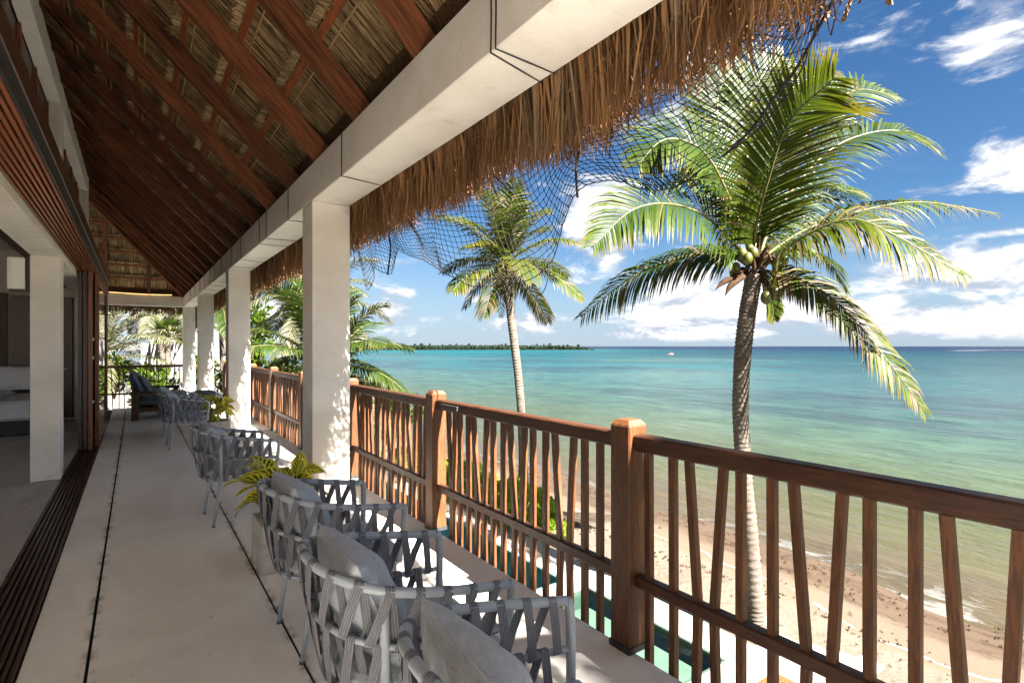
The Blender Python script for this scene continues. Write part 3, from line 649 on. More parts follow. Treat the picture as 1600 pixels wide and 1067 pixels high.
# inner face of the thatch: overlapping courses of straw, battens and tie sticks
rg = random.Random(11)
def strand(g, a, b, wdir, w, mid=None):
    a = Vector(a); b = Vector(b); wv = Vector(wdir) * w
    if mid is None: g.add([a - wv, a + wv, b + wv * .5, b - wv * .5], [(0, 1, 2, 3)])
    else: g.add([a - wv, a + wv, mid + wv * .9, mid - wv * .9, b + wv * .35, b - wv * .35], [(0, 1, 2, 3), (3, 2, 4, 5)])
r2 = math.sqrt(.5)
def courses(org, dn, nin, along, ranges, dens, last):
    """org(s) point on the underside at slope distance s up from the eave beam; one part per course"""
    for k, (s0, lo, hi) in enumerate(ranges):
        g = MB()
        for (t0, t1, dd, wd) in dens:
            t0 = max(t0, lo); t1 = min(t1, hi)
            if t1 <= t0: continue
            for _ in range(int((t1 - t0) * dd)):
                t = rg.uniform(t0, t1); jit = along * rg.uniform(-.05, .05)
                A = org(s0, t) + nin * rg.uniform(.03, .06); Bq = org(s0 - .55, t) + jit + nin * rg.uniform(-.02, .018)
                strand(g, A, Bq, along, wd * rg.uniform(.6, 1.2))
            for _ in range(int((t1 - t0) * dd * .9)):
                t = rg.uniform(t0, t1); A = org(s0 - .06, t) + nin * .045
                tip = A - dn * rg.uniform(.05, .13) + nin * rg.uniform(-.03, .06) + along * rg.uniform(-.04, .04)
                strand(g, A, tip, along, wd * rg.uniform(.5, 1.0), A - dn * .05 + nin * rg.uniform(.02, .05))
        tag(g.build('straw_course', 'straw_in', thatch), kind='stuff')
        c = lambda s, t, h: org(s, t) + nin * h
        P = [c(s0 - .085, lo, .05), c(s0 - .140, lo, .05), c(s0 - .140, lo, .068), c(s0 - .085, lo, .068)]; Q = [p + along * (hi - lo) for p in P]
        MB().add(P + Q, [(0, 1, 2, 3), (7, 6, 5, 4)] + [(i, 4 + i, 4 + (i + 1) % 4, (i + 1) % 4) for i in range(4)]).build('batten', 'batten', thatch)
        MB().tube([c(s0 - .20, lo, .052), c(s0 - .20, (lo + hi) / 2, .05), c(s0 - .20, hi, .052)], .008, 5).build('tie_stick', 'stick', thatch)
dn = Vector((r2, 0, -r2)); nin = Vector((-r2, 0, -r2)); al = Vector((0, 1, 0))
orgm = lambda s, t: Vector((CX0 - s * r2, t, RT - CX0 + s * r2))
courses(orgm, dn, nin, al, [(s, .4, min(20.6, 21.2 - s * r2)) for s in (.42, .92, 1.42, 1.92, 2.42, 2.92, 3.42, 3.92, 4.42)], [(.4, 8.5, 150, .006), (8.5, 21, 60, .010)], None)
dnh = Vector((0, r2, -r2)); ninh = Vector((0, -r2, -r2)); alh = Vector((1, 0, 0))
orgh = lambda s, t: Vector((t, 21.4 - s * r2, RT - CX0 + s * r2))
courses(orgh, dnh, ninh, alh, [(s, -1.9, 1.33 - s * r2 - .05) for s in (.42, .92, 1.42, 1.92, 2.42, 2.92, 3.42)], [(-3, 1.3, 130, .010)], None)

# hanging fringe of the eave
rg = random.Random(5)
def clump(y): return .05 * math.sin(y * 5.1) + .04 * math.sin(y * 11.7 + 1) + .03 * math.sin(y * 23.0 + 2)
def fringe(y0, y1, dens, wd):
    g = MB()
    for _ in range(int((y1 - y0) * dens)):
        y = rg.uniform(y0, y1); x = 1.70 + .42 * rg.random() ** 1.25
        zb = EYE + .555 * x + clump(y) * .9 + rg.gauss(0, .045) + .04 + .28 * max(0, (1.55 - y)) ** 1.15; zt = RT - x + rg.uniform(-.12, .08)
        L = zt - zb; lean = rg.gauss(0, .05) + .02; out_ = rg.gauss(.02, .035)
        a = Vector((x - .06, y - lean * .6, zt)); m_ = Vector((x - .01, y, (zt + zb) / 2)); e = Vector((x + out_, y + lean, zb))
        th = rg.uniform(0, math.pi); strand(g, a, e, (math.sin(th) * .6, math.cos(th), 0), wd * (rg.uniform(.5, 1.2) if rg.random() < .88 else rg.uniform(1.6, 2.8)), m_)
    for _ in range(int((y1 - y0) * dens * .012)):          # stray stalks
        y = rg.uniform(y0, y1); x = 1.70; z = rg.uniform(2.6, 2.75); a = Vector((x, y, z)); q = rg.uniform(-.16, .16)
        strand(g, a, a + Vector((rg.uniform(-.01, .05), q, rg.uniform(-.14, .05))), (0, .3, 1), wd * .7, a + Vector((.0, q * .5, .012)))
    return g
parts_ = [(0.2, 3.2, 1500, .0048), (3.2, 8.0, 1300, .006), (8.0, 22.2, 420, .011), (-1.6, .2, 300, .013)]
for p in parts_: tag(fringe(*p).build('eave_fringe', 'straw', thatch), kind='stuff')
g = MB()
for _ in range(1500):
    x = rg.uniform(-5.6, 1.95); y = 21.85 + .25 * rg.random(); zb = 2.60 + .05 * math.sin(x * 9) + rg.gauss(0, .05); zt = 3.15
    strand(g, (x, y - .05, zt), (x + rg.gauss(0, .05), y + .05, zb), (1, 0, 0), .014, Vector((x, y, (zt + zb) / 2)))
tag(g.build('eave_fringe', 'straw', thatch), kind='stuff')
g = MB()
for _ in range(900):
    x = rg.uniform(-5.6, 1.95); y = -1.62 - .2 * rg.random(); zb = 2.66 + rg.gauss(0, .05)
    strand(g, (x, y + .05, 3.15), (x + rg.gauss(0, .05), y - .05, zb), (1, 0, 0), .016, Vector((x, y, 2.9)))
tag(g.build('eave_fringe', 'straw', thatch), kind='stuff')
g = MB(); g.box(1.74, 1.86, -1.6, 22.1, 2.72, 3.12); g.build('fringe_core', 'straw_core', thatch)
tag(MB().tube([(-4 + .5 * i, 21.38, 3.165 + .012 * math.sin(i * 1.3)) for i in range(11)], .011, 6).build('light_strip', 'led', villa))

# ================================================================== BALCONY RAILING
RXC = 1.958
def y_of(px, X=RXC):
    u = px - 800; return X / (840 * (u + 588) / (705600 - 588 * u))
rail = thing('balcony_railing', 'long varnished wood railing with slanting balusters along the sea edge', 'railing', (RXC, 0, 0))
PY = [1.75 + 2.04 * k for k in range(-1, 8)]
def post(y):
    g = MB(); x0, x1, y0, y1 = RXC - .062, RXC + .062, y, y + .124
    g.bbox(x0, x1, y0, y1, .012, 1.075, .006)
    g.add([(x0 + .003, y0 + .003, 1.075), (x1 - .003, y0 + .003, 1.075), (x1 - .003, y1 - .003, 1.075), (x0 + .003, y1 - .003, 1.075), (x0 + .022, y0 + .022, 1.098), (x1 - .022, y0 + .022, 1.098), (x1 - .022, y1 - .022, 1.098), (x0 + .022, y1 - .022, 1.098)],
          [(0, 1, 5, 4), (1, 2, 6, 5), (2, 3, 7, 6), (3, 0, 4, 7), (4, 5, 6, 7)])
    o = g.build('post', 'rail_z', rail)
    MB().box(x0 - .004, x1 + .004, y0 - .004, y1 + .004, 0.001, .03).build('post_shoe', 'black', o)
    return o
for y in PY: post(y)
def bal(parent, x, ytop, ymid, zt, zm, zb, w=.0155, ybot=None):
    """bent baluster: slants down to the middle rail and a little back below it"""
    ybot = ymid + (ytop - ymid) * .35 * (zm - zb) / (zt - zm) if ybot is None else ybot
    g = MB(); 
    def ring(y, z, ww): return [(x - ww, y - ww, z), (x + ww, y - ww, z), (x + ww, y + ww, z), (x - ww, y + ww, z)]
    V = ring(ybot, zb, w) + ring(ymid, zm, w) + ring(ytop, zt, w)
    g.add(V, [(0, 1, 2, 3), (11, 10, 9, 8)] + [(4 * l + i, 4 * l + (i + 1) % 4, 4 * l + 4 + (i + 1) % 4, 4 * l + 4 + i) for l in (0, 1) for i in range(4)])
    return g.build('baluster', 'rail_z', parent)
near = [(1014, 1015), (1052, 1053), (1077, 1091), (1131, 1116), (1158, 1158), (1207, 1208), (1240, 1261), (1317, 1300), (1359, 1359), (1431, 1431), (1479, 1507), (1595, 1573)]
second = [(701, 707), (712, 709), (719, 720), (732, 733), (740, 747), (761, 757), (771, 771), (787, 787), (797, 805), (820, 816), (833, 833), (853, 853), (867, 876), (897, 890), (914, 914), (938, 938)]
pat = []
for (a, b) in second: pat.append((y_of(a) - 1.75, y_of(b) - 1.75))
for i in range(len(PY) - 1):
    y0, y1 = PY[i] + .124, PY[i + 1]
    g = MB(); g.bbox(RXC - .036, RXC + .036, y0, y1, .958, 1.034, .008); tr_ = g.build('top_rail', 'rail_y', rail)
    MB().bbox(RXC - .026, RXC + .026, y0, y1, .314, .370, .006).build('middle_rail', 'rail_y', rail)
    if i == 0:
        L = [(y_of(a), y_of(b)) for a, b in near] + [(.28, .28), (.12, .17), (-.05, -.02)]
    else:
        j = 0 if i == 1 else 1
        L = [(PY[i] + a + rng.uniform(-.02, .02) * j, PY[i] + b + rng.uniform(-.035, .035) * j) for a, b in pat]
    for (a, b) in L:
        if y0 + .02 < a < y1 - .02: bal(rail, RXC, a, min(max(b, y0 + .02), y1 - .02), .962, .345, -.14)
MB().bbox(RXC - .052, RXC - .037, 3.42, 3.68, .975, 1.012, .003).build('latch', 'black', rail)

far_rail = thing('landing_railing', 'thin brown railing across the far end of the terrace', 'railing', (0, 21.9, -.75))
MB().bbox(-2.2, 1.9, 21.87, 21.93, .735, .82, .006).build('top_rail', 'rail_z', far_rail)
MB().bbox(-2.2, 1.9, 21.88, 21.92, -.15, -.09, .006).build('middle_rail', 'rail_z', far_rail)
x = -2.0
while x < 1.85:
    dxx = rng.choice((0, 0, .05, -.06)); w = .014
    V = [(x - w, 21.886, -.75), (x + w, 21.886, -.75), (x + w, 21.914, -.75), (x - w, 21.914, -.75), (x - w + dxx, 21.886, .74), (x + w + dxx, 21.886, .74), (x + w + dxx, 21.914, .74), (x - w + dxx, 21.914, .74)]
    MB().add(V, [(0, 1, 2, 3), (7, 6, 5, 4)] + [(i, (i + 1) % 4, 4 + (i + 1) % 4, 4 + i) for i in range(4)]).build('baluster', 'rail_z', far_rail)
    x += rng.uniform(.14, .24)
st = thing('stair_rail', 'short brown handrail with one post at the steps before the far railing', 'handrail', (.5, 18.2, -.75))
MB().bbox(.05, .78, 18.17, 18.23, .10, .17, .006).build('handrail', 'rail_z', st)
MB().bbox(.72, .78, 18.169, 18.231, -.75, .098, .006).build('post', 'rail_z', st)

# ================================================================== FISHING NET UNDER THE EAVE
NX = 2.0
ctl = [((550, 318), (546, 440)), ((575, 322), (568, 452)), ((596, 325), (590, 415)), ((611, 330), (607, 430)), ((616, 330), (617, 392)), ((650, 318), (652, 406)), ((700, 300), (690, 426)), ((740, 285), (725, 441)), ((780, 268), (757, 449)),
       ((820, 250), (795, 438)), ((850, 235), (826, 431)), ((875, 220), (862, 401)), ((890, 210), (881, 355)), ((904, 205), (897, 308)), ((912, 200), (912, 288)), ((950, 175), (953, 285)), ((1000, 150), (990, 290)), ((1060, 120), (1035, 288)),
       ((1100, 95), (1075, 262)), ((1150, 70), (1120, 240)), ((1200, 40), (1166, 195)), ((1240, 10), (1200, 146)), ((1270, -20), (1236, 97)), ((1310, -60), (1290, -5))]
cp = [(on_plane_x(*a, NX), on_plane_x(*b, NX)) for a, b in ctl]
net = MB(); rg = random.Random(21)
cols_ = []
for i in range(len(cp) - 1):
    (ta, ba), (tb, bb) = cp[i], cp[i + 1]
    ln = max(math.dist(ta, tb), math.dist(ba, bb)); n = max(2, int(ln / .05))
    for k in range(n): q = k / n; cols_.append(tuple((1 - q) * u + q * v for u, v in zip(ta + ba, tb + bb)))
cols_.append(cp[-1][0] + cp[-1][1]); NR = 17; NC = len(cols_)
def npos(c, r):
    f = r / NR; cc = min(max(c, 0), NC - 1); i = int(cc); q = cc - i; a = cols_[i]; b = cols_[min(i + 1, NC - 1)]
    yt, zt, yb, zb = [(1 - q) * u + q * v for u, v in zip(a, b)]
    y = yt + (yb - yt) * f; z = zt + (zb - zt) * f
    return Vector((NX - .06 + .10 * f + .05 * math.sin(y * 4.2 + f * 2) + .02 * math.sin(y * 13) * f, y + .016 * math.sin(f * 9 + y * 7) + rg.uniform(-.004, .004), z + .012 * math.sin(y * 11 + f * 5) + rg.uniform(-.004, .004)))
grid = [[npos(c + r * .45 - NR * .2, r) for r in range(NR + 1)] for c in range(NC)]
for c in range(NC):
    for r in range(NR + 1):
        p = grid[c][r]
        if r < NR and rg.random() > .012: net.tube([p, (p + grid[c][r + 1]) / 2 + Vector((0, rg.uniform(-.003, .003), -.003)), grid[c][r + 1]], .0022 if r < NR - 1 else .003, 3, False)
        if c < NC - 1 and rg.random() > .012: net.tube([p, (p + grid[c + 1][r]) / 2 + Vector((0, 0, -.004)), grid[c + 1][r]], .0022 if r < NR else .0036, 3, False)
        net.add([p + Vector(v) * .006 for v in ((1, 0, 0), (-1, 0, 0), (0, 1, 0), (0, -1, 0), (0, 0, 1), (0, 0, -1))], [(0, 2, 4), (2, 1, 4), (1, 3, 4), (3, 0, 4), (2, 0, 5), (1, 2, 5), (3, 1, 5), (0, 3, 5)])
nt_ = thing('fishing_net', 'black knotted fishing net draped in swags below the thatched eave', 'net', (NX, 3, 2.4))
tag(net.build('mesh', 'net', nt_), kind='stuff')
def pt(px, py, X=NX + .03): y, z = on_plane_x(px, py, X); return Vector((X, y, z))
bc = [cp[i][1] for i in range(19, len(cp))]
MB().tube(spline([Vector((NX + .05, a[0], a[1])) for a in bc], 24), .006, 6).build('border_rope', 'net', nt_)
for a in (3, 13): MB().tube(spline([Vector((NX + rg.uniform(-.02, .03), cp[a][0][0] + (cp[a][1][0] - cp[a][0][0]) * f + rg.uniform(-.012, .012), cp[a][0][1] + (cp[a][1][1] - cp[a][0][1]) * f)) for f in (0, .3, .6, 1)], 12), .008, 6).build('gathering_cord', 'net', nt_)
MB().tube(spline([pt(812, 433), pt(822, 452), pt(838, 462), pt(849, 456), pt(856, 436), pt(858, 405)], 20), .003, 5).build('loose_cord', 'net', nt_)
MB().tube(spline([pt(839, 461), pt(838, 478), pt(841, 499)], 8), .003, 5).build('loose_cord', 'net', nt_)

# ================================================================== STRAP CHAIRS
def chair_rails():
    top = [(.30, .285, .655), (.18, .292, .672), (.04, .292, .695), (-.10, .275, .722), (-.21, .215, .752), (-.275, .115, .775), (-.292, 0, .782)]
    mid = [(.30, .272, .512), (.18, .280, .518), (.04, .280, .530), (-.09, .262, .550), (-.19, .205, .575), (-.25, .11, .594), (-.265, 0, .60)]
    low = [(.29, .255, .372), (.17, .262, .372), (.03, .260, .372), (-.08, .240, .373), (-.16, .185, .374), (-.205, .10, .375), (-.218, 0, .376)]
    full = lambda h: h + [(x, -y, z) for x, y, z in h[-2::-1]]
    def even(c, n=72):
        acc = [0.0]
        for i in range(len(c) - 1): acc.append(acc[-1] + (c[i + 1] - c[i]).length)
        out = []; j = 0
        for k in range(n + 1):
            s = acc[-1] * k / n
            while j < len(acc) - 2 and acc[j + 1] < s: j += 1
            out.append(c[j].lerp(c[j + 1], (s - acc[j]) / max(1e-9, acc[j + 1] - acc[j])))
        return out
    return [even(spline(full(h), 240)) for h in (top, mid, low)]
def pillow(w, h, th, n=14, pinch=.16, rg=None):
    """soft square cushion lying in local (u across, v up), thickness along n"""
    g = MB(); rg = rg or random.Random(1); wr = [rg.uniform(-1, 1) for _ in range(12)]
    def prof(a, b):
        e = (1 - abs(a) ** 2.6) * (1 - abs(b) ** 2.6); return max(0, e) ** .58
    for s in (1, -1):
        k = len(g.v)
        for j in range(n + 1):
            for i in range(n + 1):
                a = -1 + 2 * i / n; b = -1 + 2 * j / n
                sh = 1 - pinch * .5 * ((1 - a * a) * abs(b) ** 4 + (1 - b * b) * abs(a) ** 4) * .5
                uu = a * w / 2 * (1 - pinch * (1 - a * a * 0) * (1 - abs(b) ** 2) * 0) * (1 - pinch * .35 * (1 - b * b) * abs(a) ** 6)
                vv = b * h / 2 * (1 - pinch * .35 * (1 - a * a) * abs(b) ** 6)
                wrk = 1 + .05 * math.sin(5 * a + 3 * wr[0] + 4 * b * wr[1]) + .05 * math.sin(7 * b + 5 * wr[2] - 4 * a * wr[3]) + .10 * (abs(a * b)) ** 1.5 * math.sin(17 * (abs(a) - abs(b)) + 4 * wr[4]) + .04 * math.sin(11 * a + 13 * b * wr[5])
                nn = s * th / 2 * prof(a, b) * wrk * (1 - .10 * b)
                g.v.append((nn, uu, vv)); g.a.append((0, 0, 0))
        for j in range(n):
            for i in range(n):
                q = k + j * (n + 1) + i; f = (q, q + 1, q + n + 2, q + n + 1); g.f.append(f if s > 0 else f[::-1])
    edge = []
    for i in range(n + 1): edge.append((i, 0))
    for j in range(1, n + 1): edge.append((n, j))
    for i in range(n - 1, -1, -1): edge.append((i, n))
    for j in range(n - 1, -1, -1): edge.append((0, j))
    return g, [Vector(g.v[j * (n + 1) + i]) for i, j in edge]
def xform(g, M):
    g.v = [tuple(M @ Vector(v)) for v in g.v]; return g
def make_chair():
    t = thing('strap_chair', 'x', 'chair')
    T, Md, Lw = chair_rails(); r = .0155
    fr = MB(); fr.tube(T, r, 10); fr.tube(Md, .011, 8); fr.tube(Lw, .0125, 8); 
    for s in (0, -1):       # front uprights rounding into the arm
        a, b = T[s], Lw[s]; fr.tube(spline([a, a + Vector((.014, 0, -.02)), (a + b) / 2 + Vector((.014, 0, 0)), b + Vector((.008, 0, 0))], 10), r, 10)
    for sy in (1, -1):      # back uprights
        fr.tube([(-.125, .266 * sy, .725), (-.118, .255 * sy, .55), (-.108, .228 * sy, .37)], r, 10)
    fr.tube([(.285, .25, .372), (.288, 0, .372), (.285, -.25, .372)], .0125, 8)
    for xx in (-.1, .08): fr.tube([(xx, .24, .37), (xx, -.24, .37)], .010, 8)
    fr.build('frame', 'tube', t, True, local=True)
    for (x0, y0, x1, y1) in ((-.112, .228, -.165, .222), (.27, .250, .275, .262)):
        for sy in (1, -1):
            g = MB(); g.tube([(x0, y0 * sy, .375), ((x0 + x1) / 2, (y0 + y1) / 2 * sy, .19), (x1, y1 * sy, .012)], [.0145, .0135, .0105], 10)
            lg = g.build('leg', 'tube', t, True, local=True)
            MB().tube([(x1, y1 * sy, .0135), (x1, y1 * sy, .0)], .0125, 10).build('foot', 'foot', lg, True, local=True)
    rg = random.Random(9)
    def strap(up, lo, k, n, off, shift_o, shift_i):
        """one band: from the lower rail up outside, over the upper rail, down inside to the lower rail again"""
        m = len(up) - 1
        def on(rl, f):
            f = min(max(f, 0), 1) * m; i = min(int(f), m - 1); q = f - i; p = rl[i].lerp(rl[i + 1], q); tg = (rl[i + 1] - rl[i]).normalized(); return p, tg
        pu, tu = on(up, k); outw = Vector((tu.y, -tu.x, 0)).normalized() 
        c = Vector((-.0, 0, pu.z)); 
        if outw.dot(Vector((pu.x - .05, pu.y, 0))) < 0: outw = -outw
        po, to_ = on(lo, k + shift_o); pi_, ti = on(lo, k + shift_i)
        R1 = .0165
        path = [(po - outw * R1 * .3 - Vector((0, 0, R1)), to_), (po + outw * R1, to_), ((po * .5 + pu * .5) + outw * (R1 + .004), tu), (pu + outw * R1, tu), (pu + outw * R1 * .7 + Vector((0, 0, R1 * .75)), tu), (pu + Vector((0, 0, R1 * 1.05)), tu), (pu - outw * R1 * .7 + Vector((0, 0, R1 * .75)), tu),
                (pu - outw * R1, tu), ((pi_ * .5 + pu * .5) - outw * (R1 + .003), tu), (pi_ - outw * R1, ti), (pi_ + outw * R1 * .2 - Vector((0, 0, R1)), ti)]
        w = .0150; g = MB(); V = []; A = []; F = []
        nseg = 4
        for i, (p, tg) in enumerate(path):
            d = (path[min(i + 1, len(path) - 1)][0] - path[max(i - 1, 0)][0]).normalized()
            wd = (tg - d * tg.dot(d)); wd = wd.normalized() if wd.length > .1 else tg
            if wd.dot(tu) < 0: wd = -wd
            for j in range(nseg + 1): q = j / nseg; V.append(p + wd * w * (2 * q - 1)); A.append((q, i / 10, 0))
        for i in range(len(path) - 1):
            for j in range(nseg): q = i * (nseg + 1) + j; F.append((q, q + 1, q + nseg + 2, q + nseg + 1))
        g.add(V, F, A); o = g.build('strap', 'strap', t, True, attr=True, local=True)
    n1 = 17
    for k in range(n1):
        f = .035 + .93 * k / (n1 - 1); s = 1 if f < .5 else -1
        strap(T, Md, f, n1, 0, .050 * s, -.004 * s)
    for k in range(n1 - 1):
        f = .06 + .88 * k / (n1 - 2); s = 1 if f < .5 else -1
        strap(Md, Lw, f, n1, 0, .046 * s, -.004 * s)
    g, edge = pillow(.46, .39, .20, 26, .22, random.Random(4))
    M = Matrix.Translation((-.115, 0, .625)) @ Matrix.Rotation(R(-24), 4, 'Y')
    cu = xform(g, M).build('back_cushion', 'cushion', t, True, local=True)
    MB().tube([M @ p for p in edge], .0042, 5, False).build('piping', 'cushion', cu, True, local=True)
    g = MB(); n = 14
    for s in (1, -1):
        k = len(g.v)
        for j in range(n + 1):
            for i in range(n + 1):
                a = -1 + 2 * i / n; b = -1 + 2 * j / n; e = max(0, (1 - abs(a) ** 8) * (1 - abs(b) ** 8)) ** .35
                hw = .245 - .06 * max(0, -a) ** 2; g.v.append((.055 + a * .265, b * hw, .425 + s * .036 * e + (.006 * (1 - a * a) * (1 - b * b) if s > 0 else 0))); g.a.append((0, 0, 0))
        for j in range(n):
            for i in range(n): q = k + j * (n + 1) + i; g.f.append((q, q + 1, q + n + 2, q + n + 1))
    g.build('seat_pad', 'seat_pad', t, True, local=True)
    return t
chair0 = make_chair()
chairs = [(.775, 1.03, -6, 'nearest grey strap chair, cut off by the bottom of the picture'),
          (.735, 1.78, -2, 'grey strap chair second from the camera, between the nearest one and the planter'),
          (.785, 2.79, 1, 'grey strap chair beside the concrete planter with yellow croton'),
          (.665, 5.13, 3, 'grey strap chair standing alone in the middle of the terrace'),
          (.545, 9.18, 2, 'grey strap chair close before the far pair, nearer one, by the second croton'),
          (.52, 10.35, -3, 'grey strap chair farthest back, next to the wooden sofa')]
for i, (x, y, a, lb) in enumerate(chairs):
    o = chair0 if i == 0 else copy_tree(chair0)
    o.location = (x, y, 0); o.rotation_euler = (0, 0, R(a)); tag(o, lb, 'chair', 'grey strap chairs along the terrace')

# ================================================================== WOODEN SOFA AND OTTOMAN
sf = thing('sofa', 'wooden sofa with slate blue cushions at the far end of the terrace', 'sofa', (.35, 13.5, 0))
for y in (12.72, 14.42):
    MB().bbox(-.07, .05, y, y + .10, .001, .50, .006).build('leg', 'teak', sf); MB().bbox(.70, .80, y, y + .10, .001, .50, .006).build('leg', 'teak', sf)
    MB().bbox(-.09, .82, y - .01, y + .11, .502, .565, .006).build('armrest', 'teak', sf)
MB().bbox(-.03, .78, 12.83, 14.41, .15, .24, .006).build('seat_frame', 'teak', sf)
MB().bbox(-.06, -.01, 12.83, 14.41, .36, .60, .006).build('back_rail', 'teak', sf)
for k in range(2):
    y = 12.84 + k * .785
    g, _ = pillow(.78, .74, .20, 12, .08, random.Random(k)); M = Matrix.Translation((.40, y + .39, .345)) @ Matrix.Rotation(R(90), 4, 'Y'); xform(g, M).build('seat_cushion', 'blue_cushion', sf, True)
    g, _ = pillow(.76, .52, .20, 12, .1, random.Random(k + 5)); M = Matrix.Translation((.02, y + .39, .70)) @ Matrix.Rotation(R(-20), 4, 'Y'); xform(g, M).build('back_cushion', 'blue_cushion', sf, True)
g, _ = pillow(.5, .42, .17, 12, .1, random.Random(15)); M = Matrix.Translation((.16, 13.15, .68)) @ Matrix.Rotation(R(-28), 4, 'Y'); xform(g, M).build('throw_cushion', 'blue_cushion', sf, True)
ot = thing('ottoman', 'low slate blue ottoman in front of the wooden sofa', 'ottoman', (1.2, 13.6, 0))
for (x, y) in ((.95, 13.15), (1.5, 13.15), (.95, 14.0), (1.5, 14.0)): MB().bbox(x, x + .07, y, y + .07, .001, .2, .004).build('leg', 'teak', ot)
MB().bbox(.93, 1.59, 13.13, 14.09, .202, .26, .006).build('frame', 'teak', ot)
g, _ = pillow(.94, .64, .22, 12, .06, random.Random(3)); M = Matrix.Translation((1.26, 13.61, .37)) @ Matrix.Rotation(R(90), 4, 'Y'); xform(g, M).build('cushion', 'blue_cushion', ot, True)

# ================================================================== INSIDE THE ROOM
bed = thing('bed', 'low bed with white linen inside the open room', 'bed', (-3, 12.8, 0))
MB().bbox(-3.65, -1.40, 11.75, 13.88, .001, .24, .01).build('base', 'black', bed)
MB().bbox(-3.68, -1.37, 11.7, 13.86, .242, .56, .05).build('mattress', 'linen', bed)
g, _ = pillow(2.36, 1.4, .24, 18, .05, random.Random(6)); M = Matrix.Translation((-2.52, 12.45, .60)) @ Matrix.Rotation(R(90), 4, 'Y'); xform(g, M).build('duvet', 'linen', bed, True)
for k in range(3):
    g, _ = pillow(.7, .5, .2, 12, .12, random.Random(k)); M = Matrix.Translation((-1.78 - .75 * k, 13.5, .86)) @ Matrix.Rotation(R(90), 4, 'Z') @ Matrix.Rotation(R(28), 4, 'Y'); xform(g, M).build('pillow', 'linen', bed, True)
sp = thing('wall_speaker', 'white box loudspeaker mounted high on the inner column', 'speaker', (-1.1, 7.75, 2.2))
g = MB(); pts = []
for i in range(9): a = -math.pi / 2 + math.pi * i / 8; pts.append((-1.06 - .06 * math.cos(a), 7.76 + .10 * math.sin(a)))
g.prism([(-.965, 7.66)] + [(-1.06, 7.66)] + pts + [(-1.06, 7.86), (-.965, 7.86)], 2.06, 2.39, 'z'); g.build('cabinet', 'white_plastic', sp)
MB().box(-.966, -.922, 7.72, 7.80, 2.04, 2.41).build('bracket', 'black', sp)
MB().tube([(-1.10, 7.74, 2.045), (-1.02, 7.74, 2.04), (-.93, 7.74, 2.04)], .009, 6).build('bracket_bar', 'black', sp)

# ================================================================== PALMS
def frond(pts, N, L, rg, n=58, droop=.5, width=.021, r0=.032, dry=0.0, v_up=.25, gap=0.0, start=.14, tw=0.0):
    """one feather frond: stalk and leaflets, along the curve pts; N is the way the blade faces"""
    cur = spline(pts, 40); m = len(cur) - 1; N = Vector(N).normalized()
    st = MB(); st.tube(cur, [r0 * (1 - .85 * (i / m)) + .004 for i in range(m + 1)], 6)
    lf = MB(); K = 4; dn = Vector((0, 0, -1))
    for i in range(n):
        t = start + (1 - start) * (i + rg.uniform(-.2, .2)) / n; t = min(max(t, 0.02), .995); x = t * m; k = min(int(x), m - 1)
        P = cur[k].lerp(cur[k + 1], x - k); T = (cur[min(k + 2, m)] - cur[max(k - 1, 0)]).normalized()
        S = T.cross(N); S = S.normalized() if S.length > 1e-4 else T.orthogonal(); N2 = S.cross(T)
        q = (t - start) / (1 - start)
        ln = L * (.40 + .60 * math.sin(math.pi * min(1, .20 + q * .62))) * (1.0 if q < .75 else 1 - .62 * (q - .75) / .25)
        for sd in (1, -1):
            if rg.random() < gap: continue
            l = ln * rg.uniform(.85, 1.08); d0 = (S * sd * .95 + T * (.42 + .55 * q) + N2 * (v_up + rg.uniform(-.10, .10))).normalized()
            dr = droop * rg.uniform(.75, 1.3); p = P.copy(); V = []; A = []; ran = 1.0 if rg.random() < dry else rg.random() * .7
            wv = d0.cross(N2).normalized()
            if rg.random() < .5: wv = (wv + N2 * rg.uniform(-.5, .5)).normalized()
            for j in range(K + 1):
                f = j / K; ww = width * (.55 + .9 * f if f < .35 else 1.0 * (1 - ((f - .35) / .65) ** 1.6) + .02) * (.6 + .4 * l / L)
                d = (d0 + dn * dr * f * f * 1.6).normalized()
                if j: p = p + d * l / K
                V += [p - wv * ww, p + wv * ww]; A += [(f * (.55 + .5 * q) if f < .9 else .93 + .07 * rg.random(), ran, 0)] * 2
            lf.add(V, [(2 * j, 2 * j + 1, 2 * j + 3, 2 * j + 2) for j in range(K)], A)
    return st, lf
def add_frond(palm, f, mat='frond', local=False):
    st, lf = f; o = st.build('frond', 'rachis', palm, True, local=local); lf.build('leaflets', mat, o, False, attr=True, local=True); return o
def trunk(palm, path, radii, rings=.085, rg=None, n=14, local=False):
    cur = spline(path, 90); ln = sum((cur[i + 1] - cur[i]).length for i in range(90)); step = int(ln / rings) * 4; cur = spline(path, step); rr = []
    for i in range(step + 1):
        f = i / step * (len(radii) - 1); k = min(int(f), len(radii) - 2); r = radii[k] + (radii[k + 1] - radii[k]) * (f - k)
        rr.append(r * (1 + (.05, .02, -.03, -.045)[i % 4] * rg.uniform(.3, 1.4)))
    g = MB(); g.tube(cur, rr, n)
    g.v = [(x + rg.uniform(-.004, .004), y + rg.uniform(-.004, .004), z + rg.uniform(-.012, .012)) for x, y, z in g.v]
    return g.build('trunk', 'trunk', palm, True, local=local)
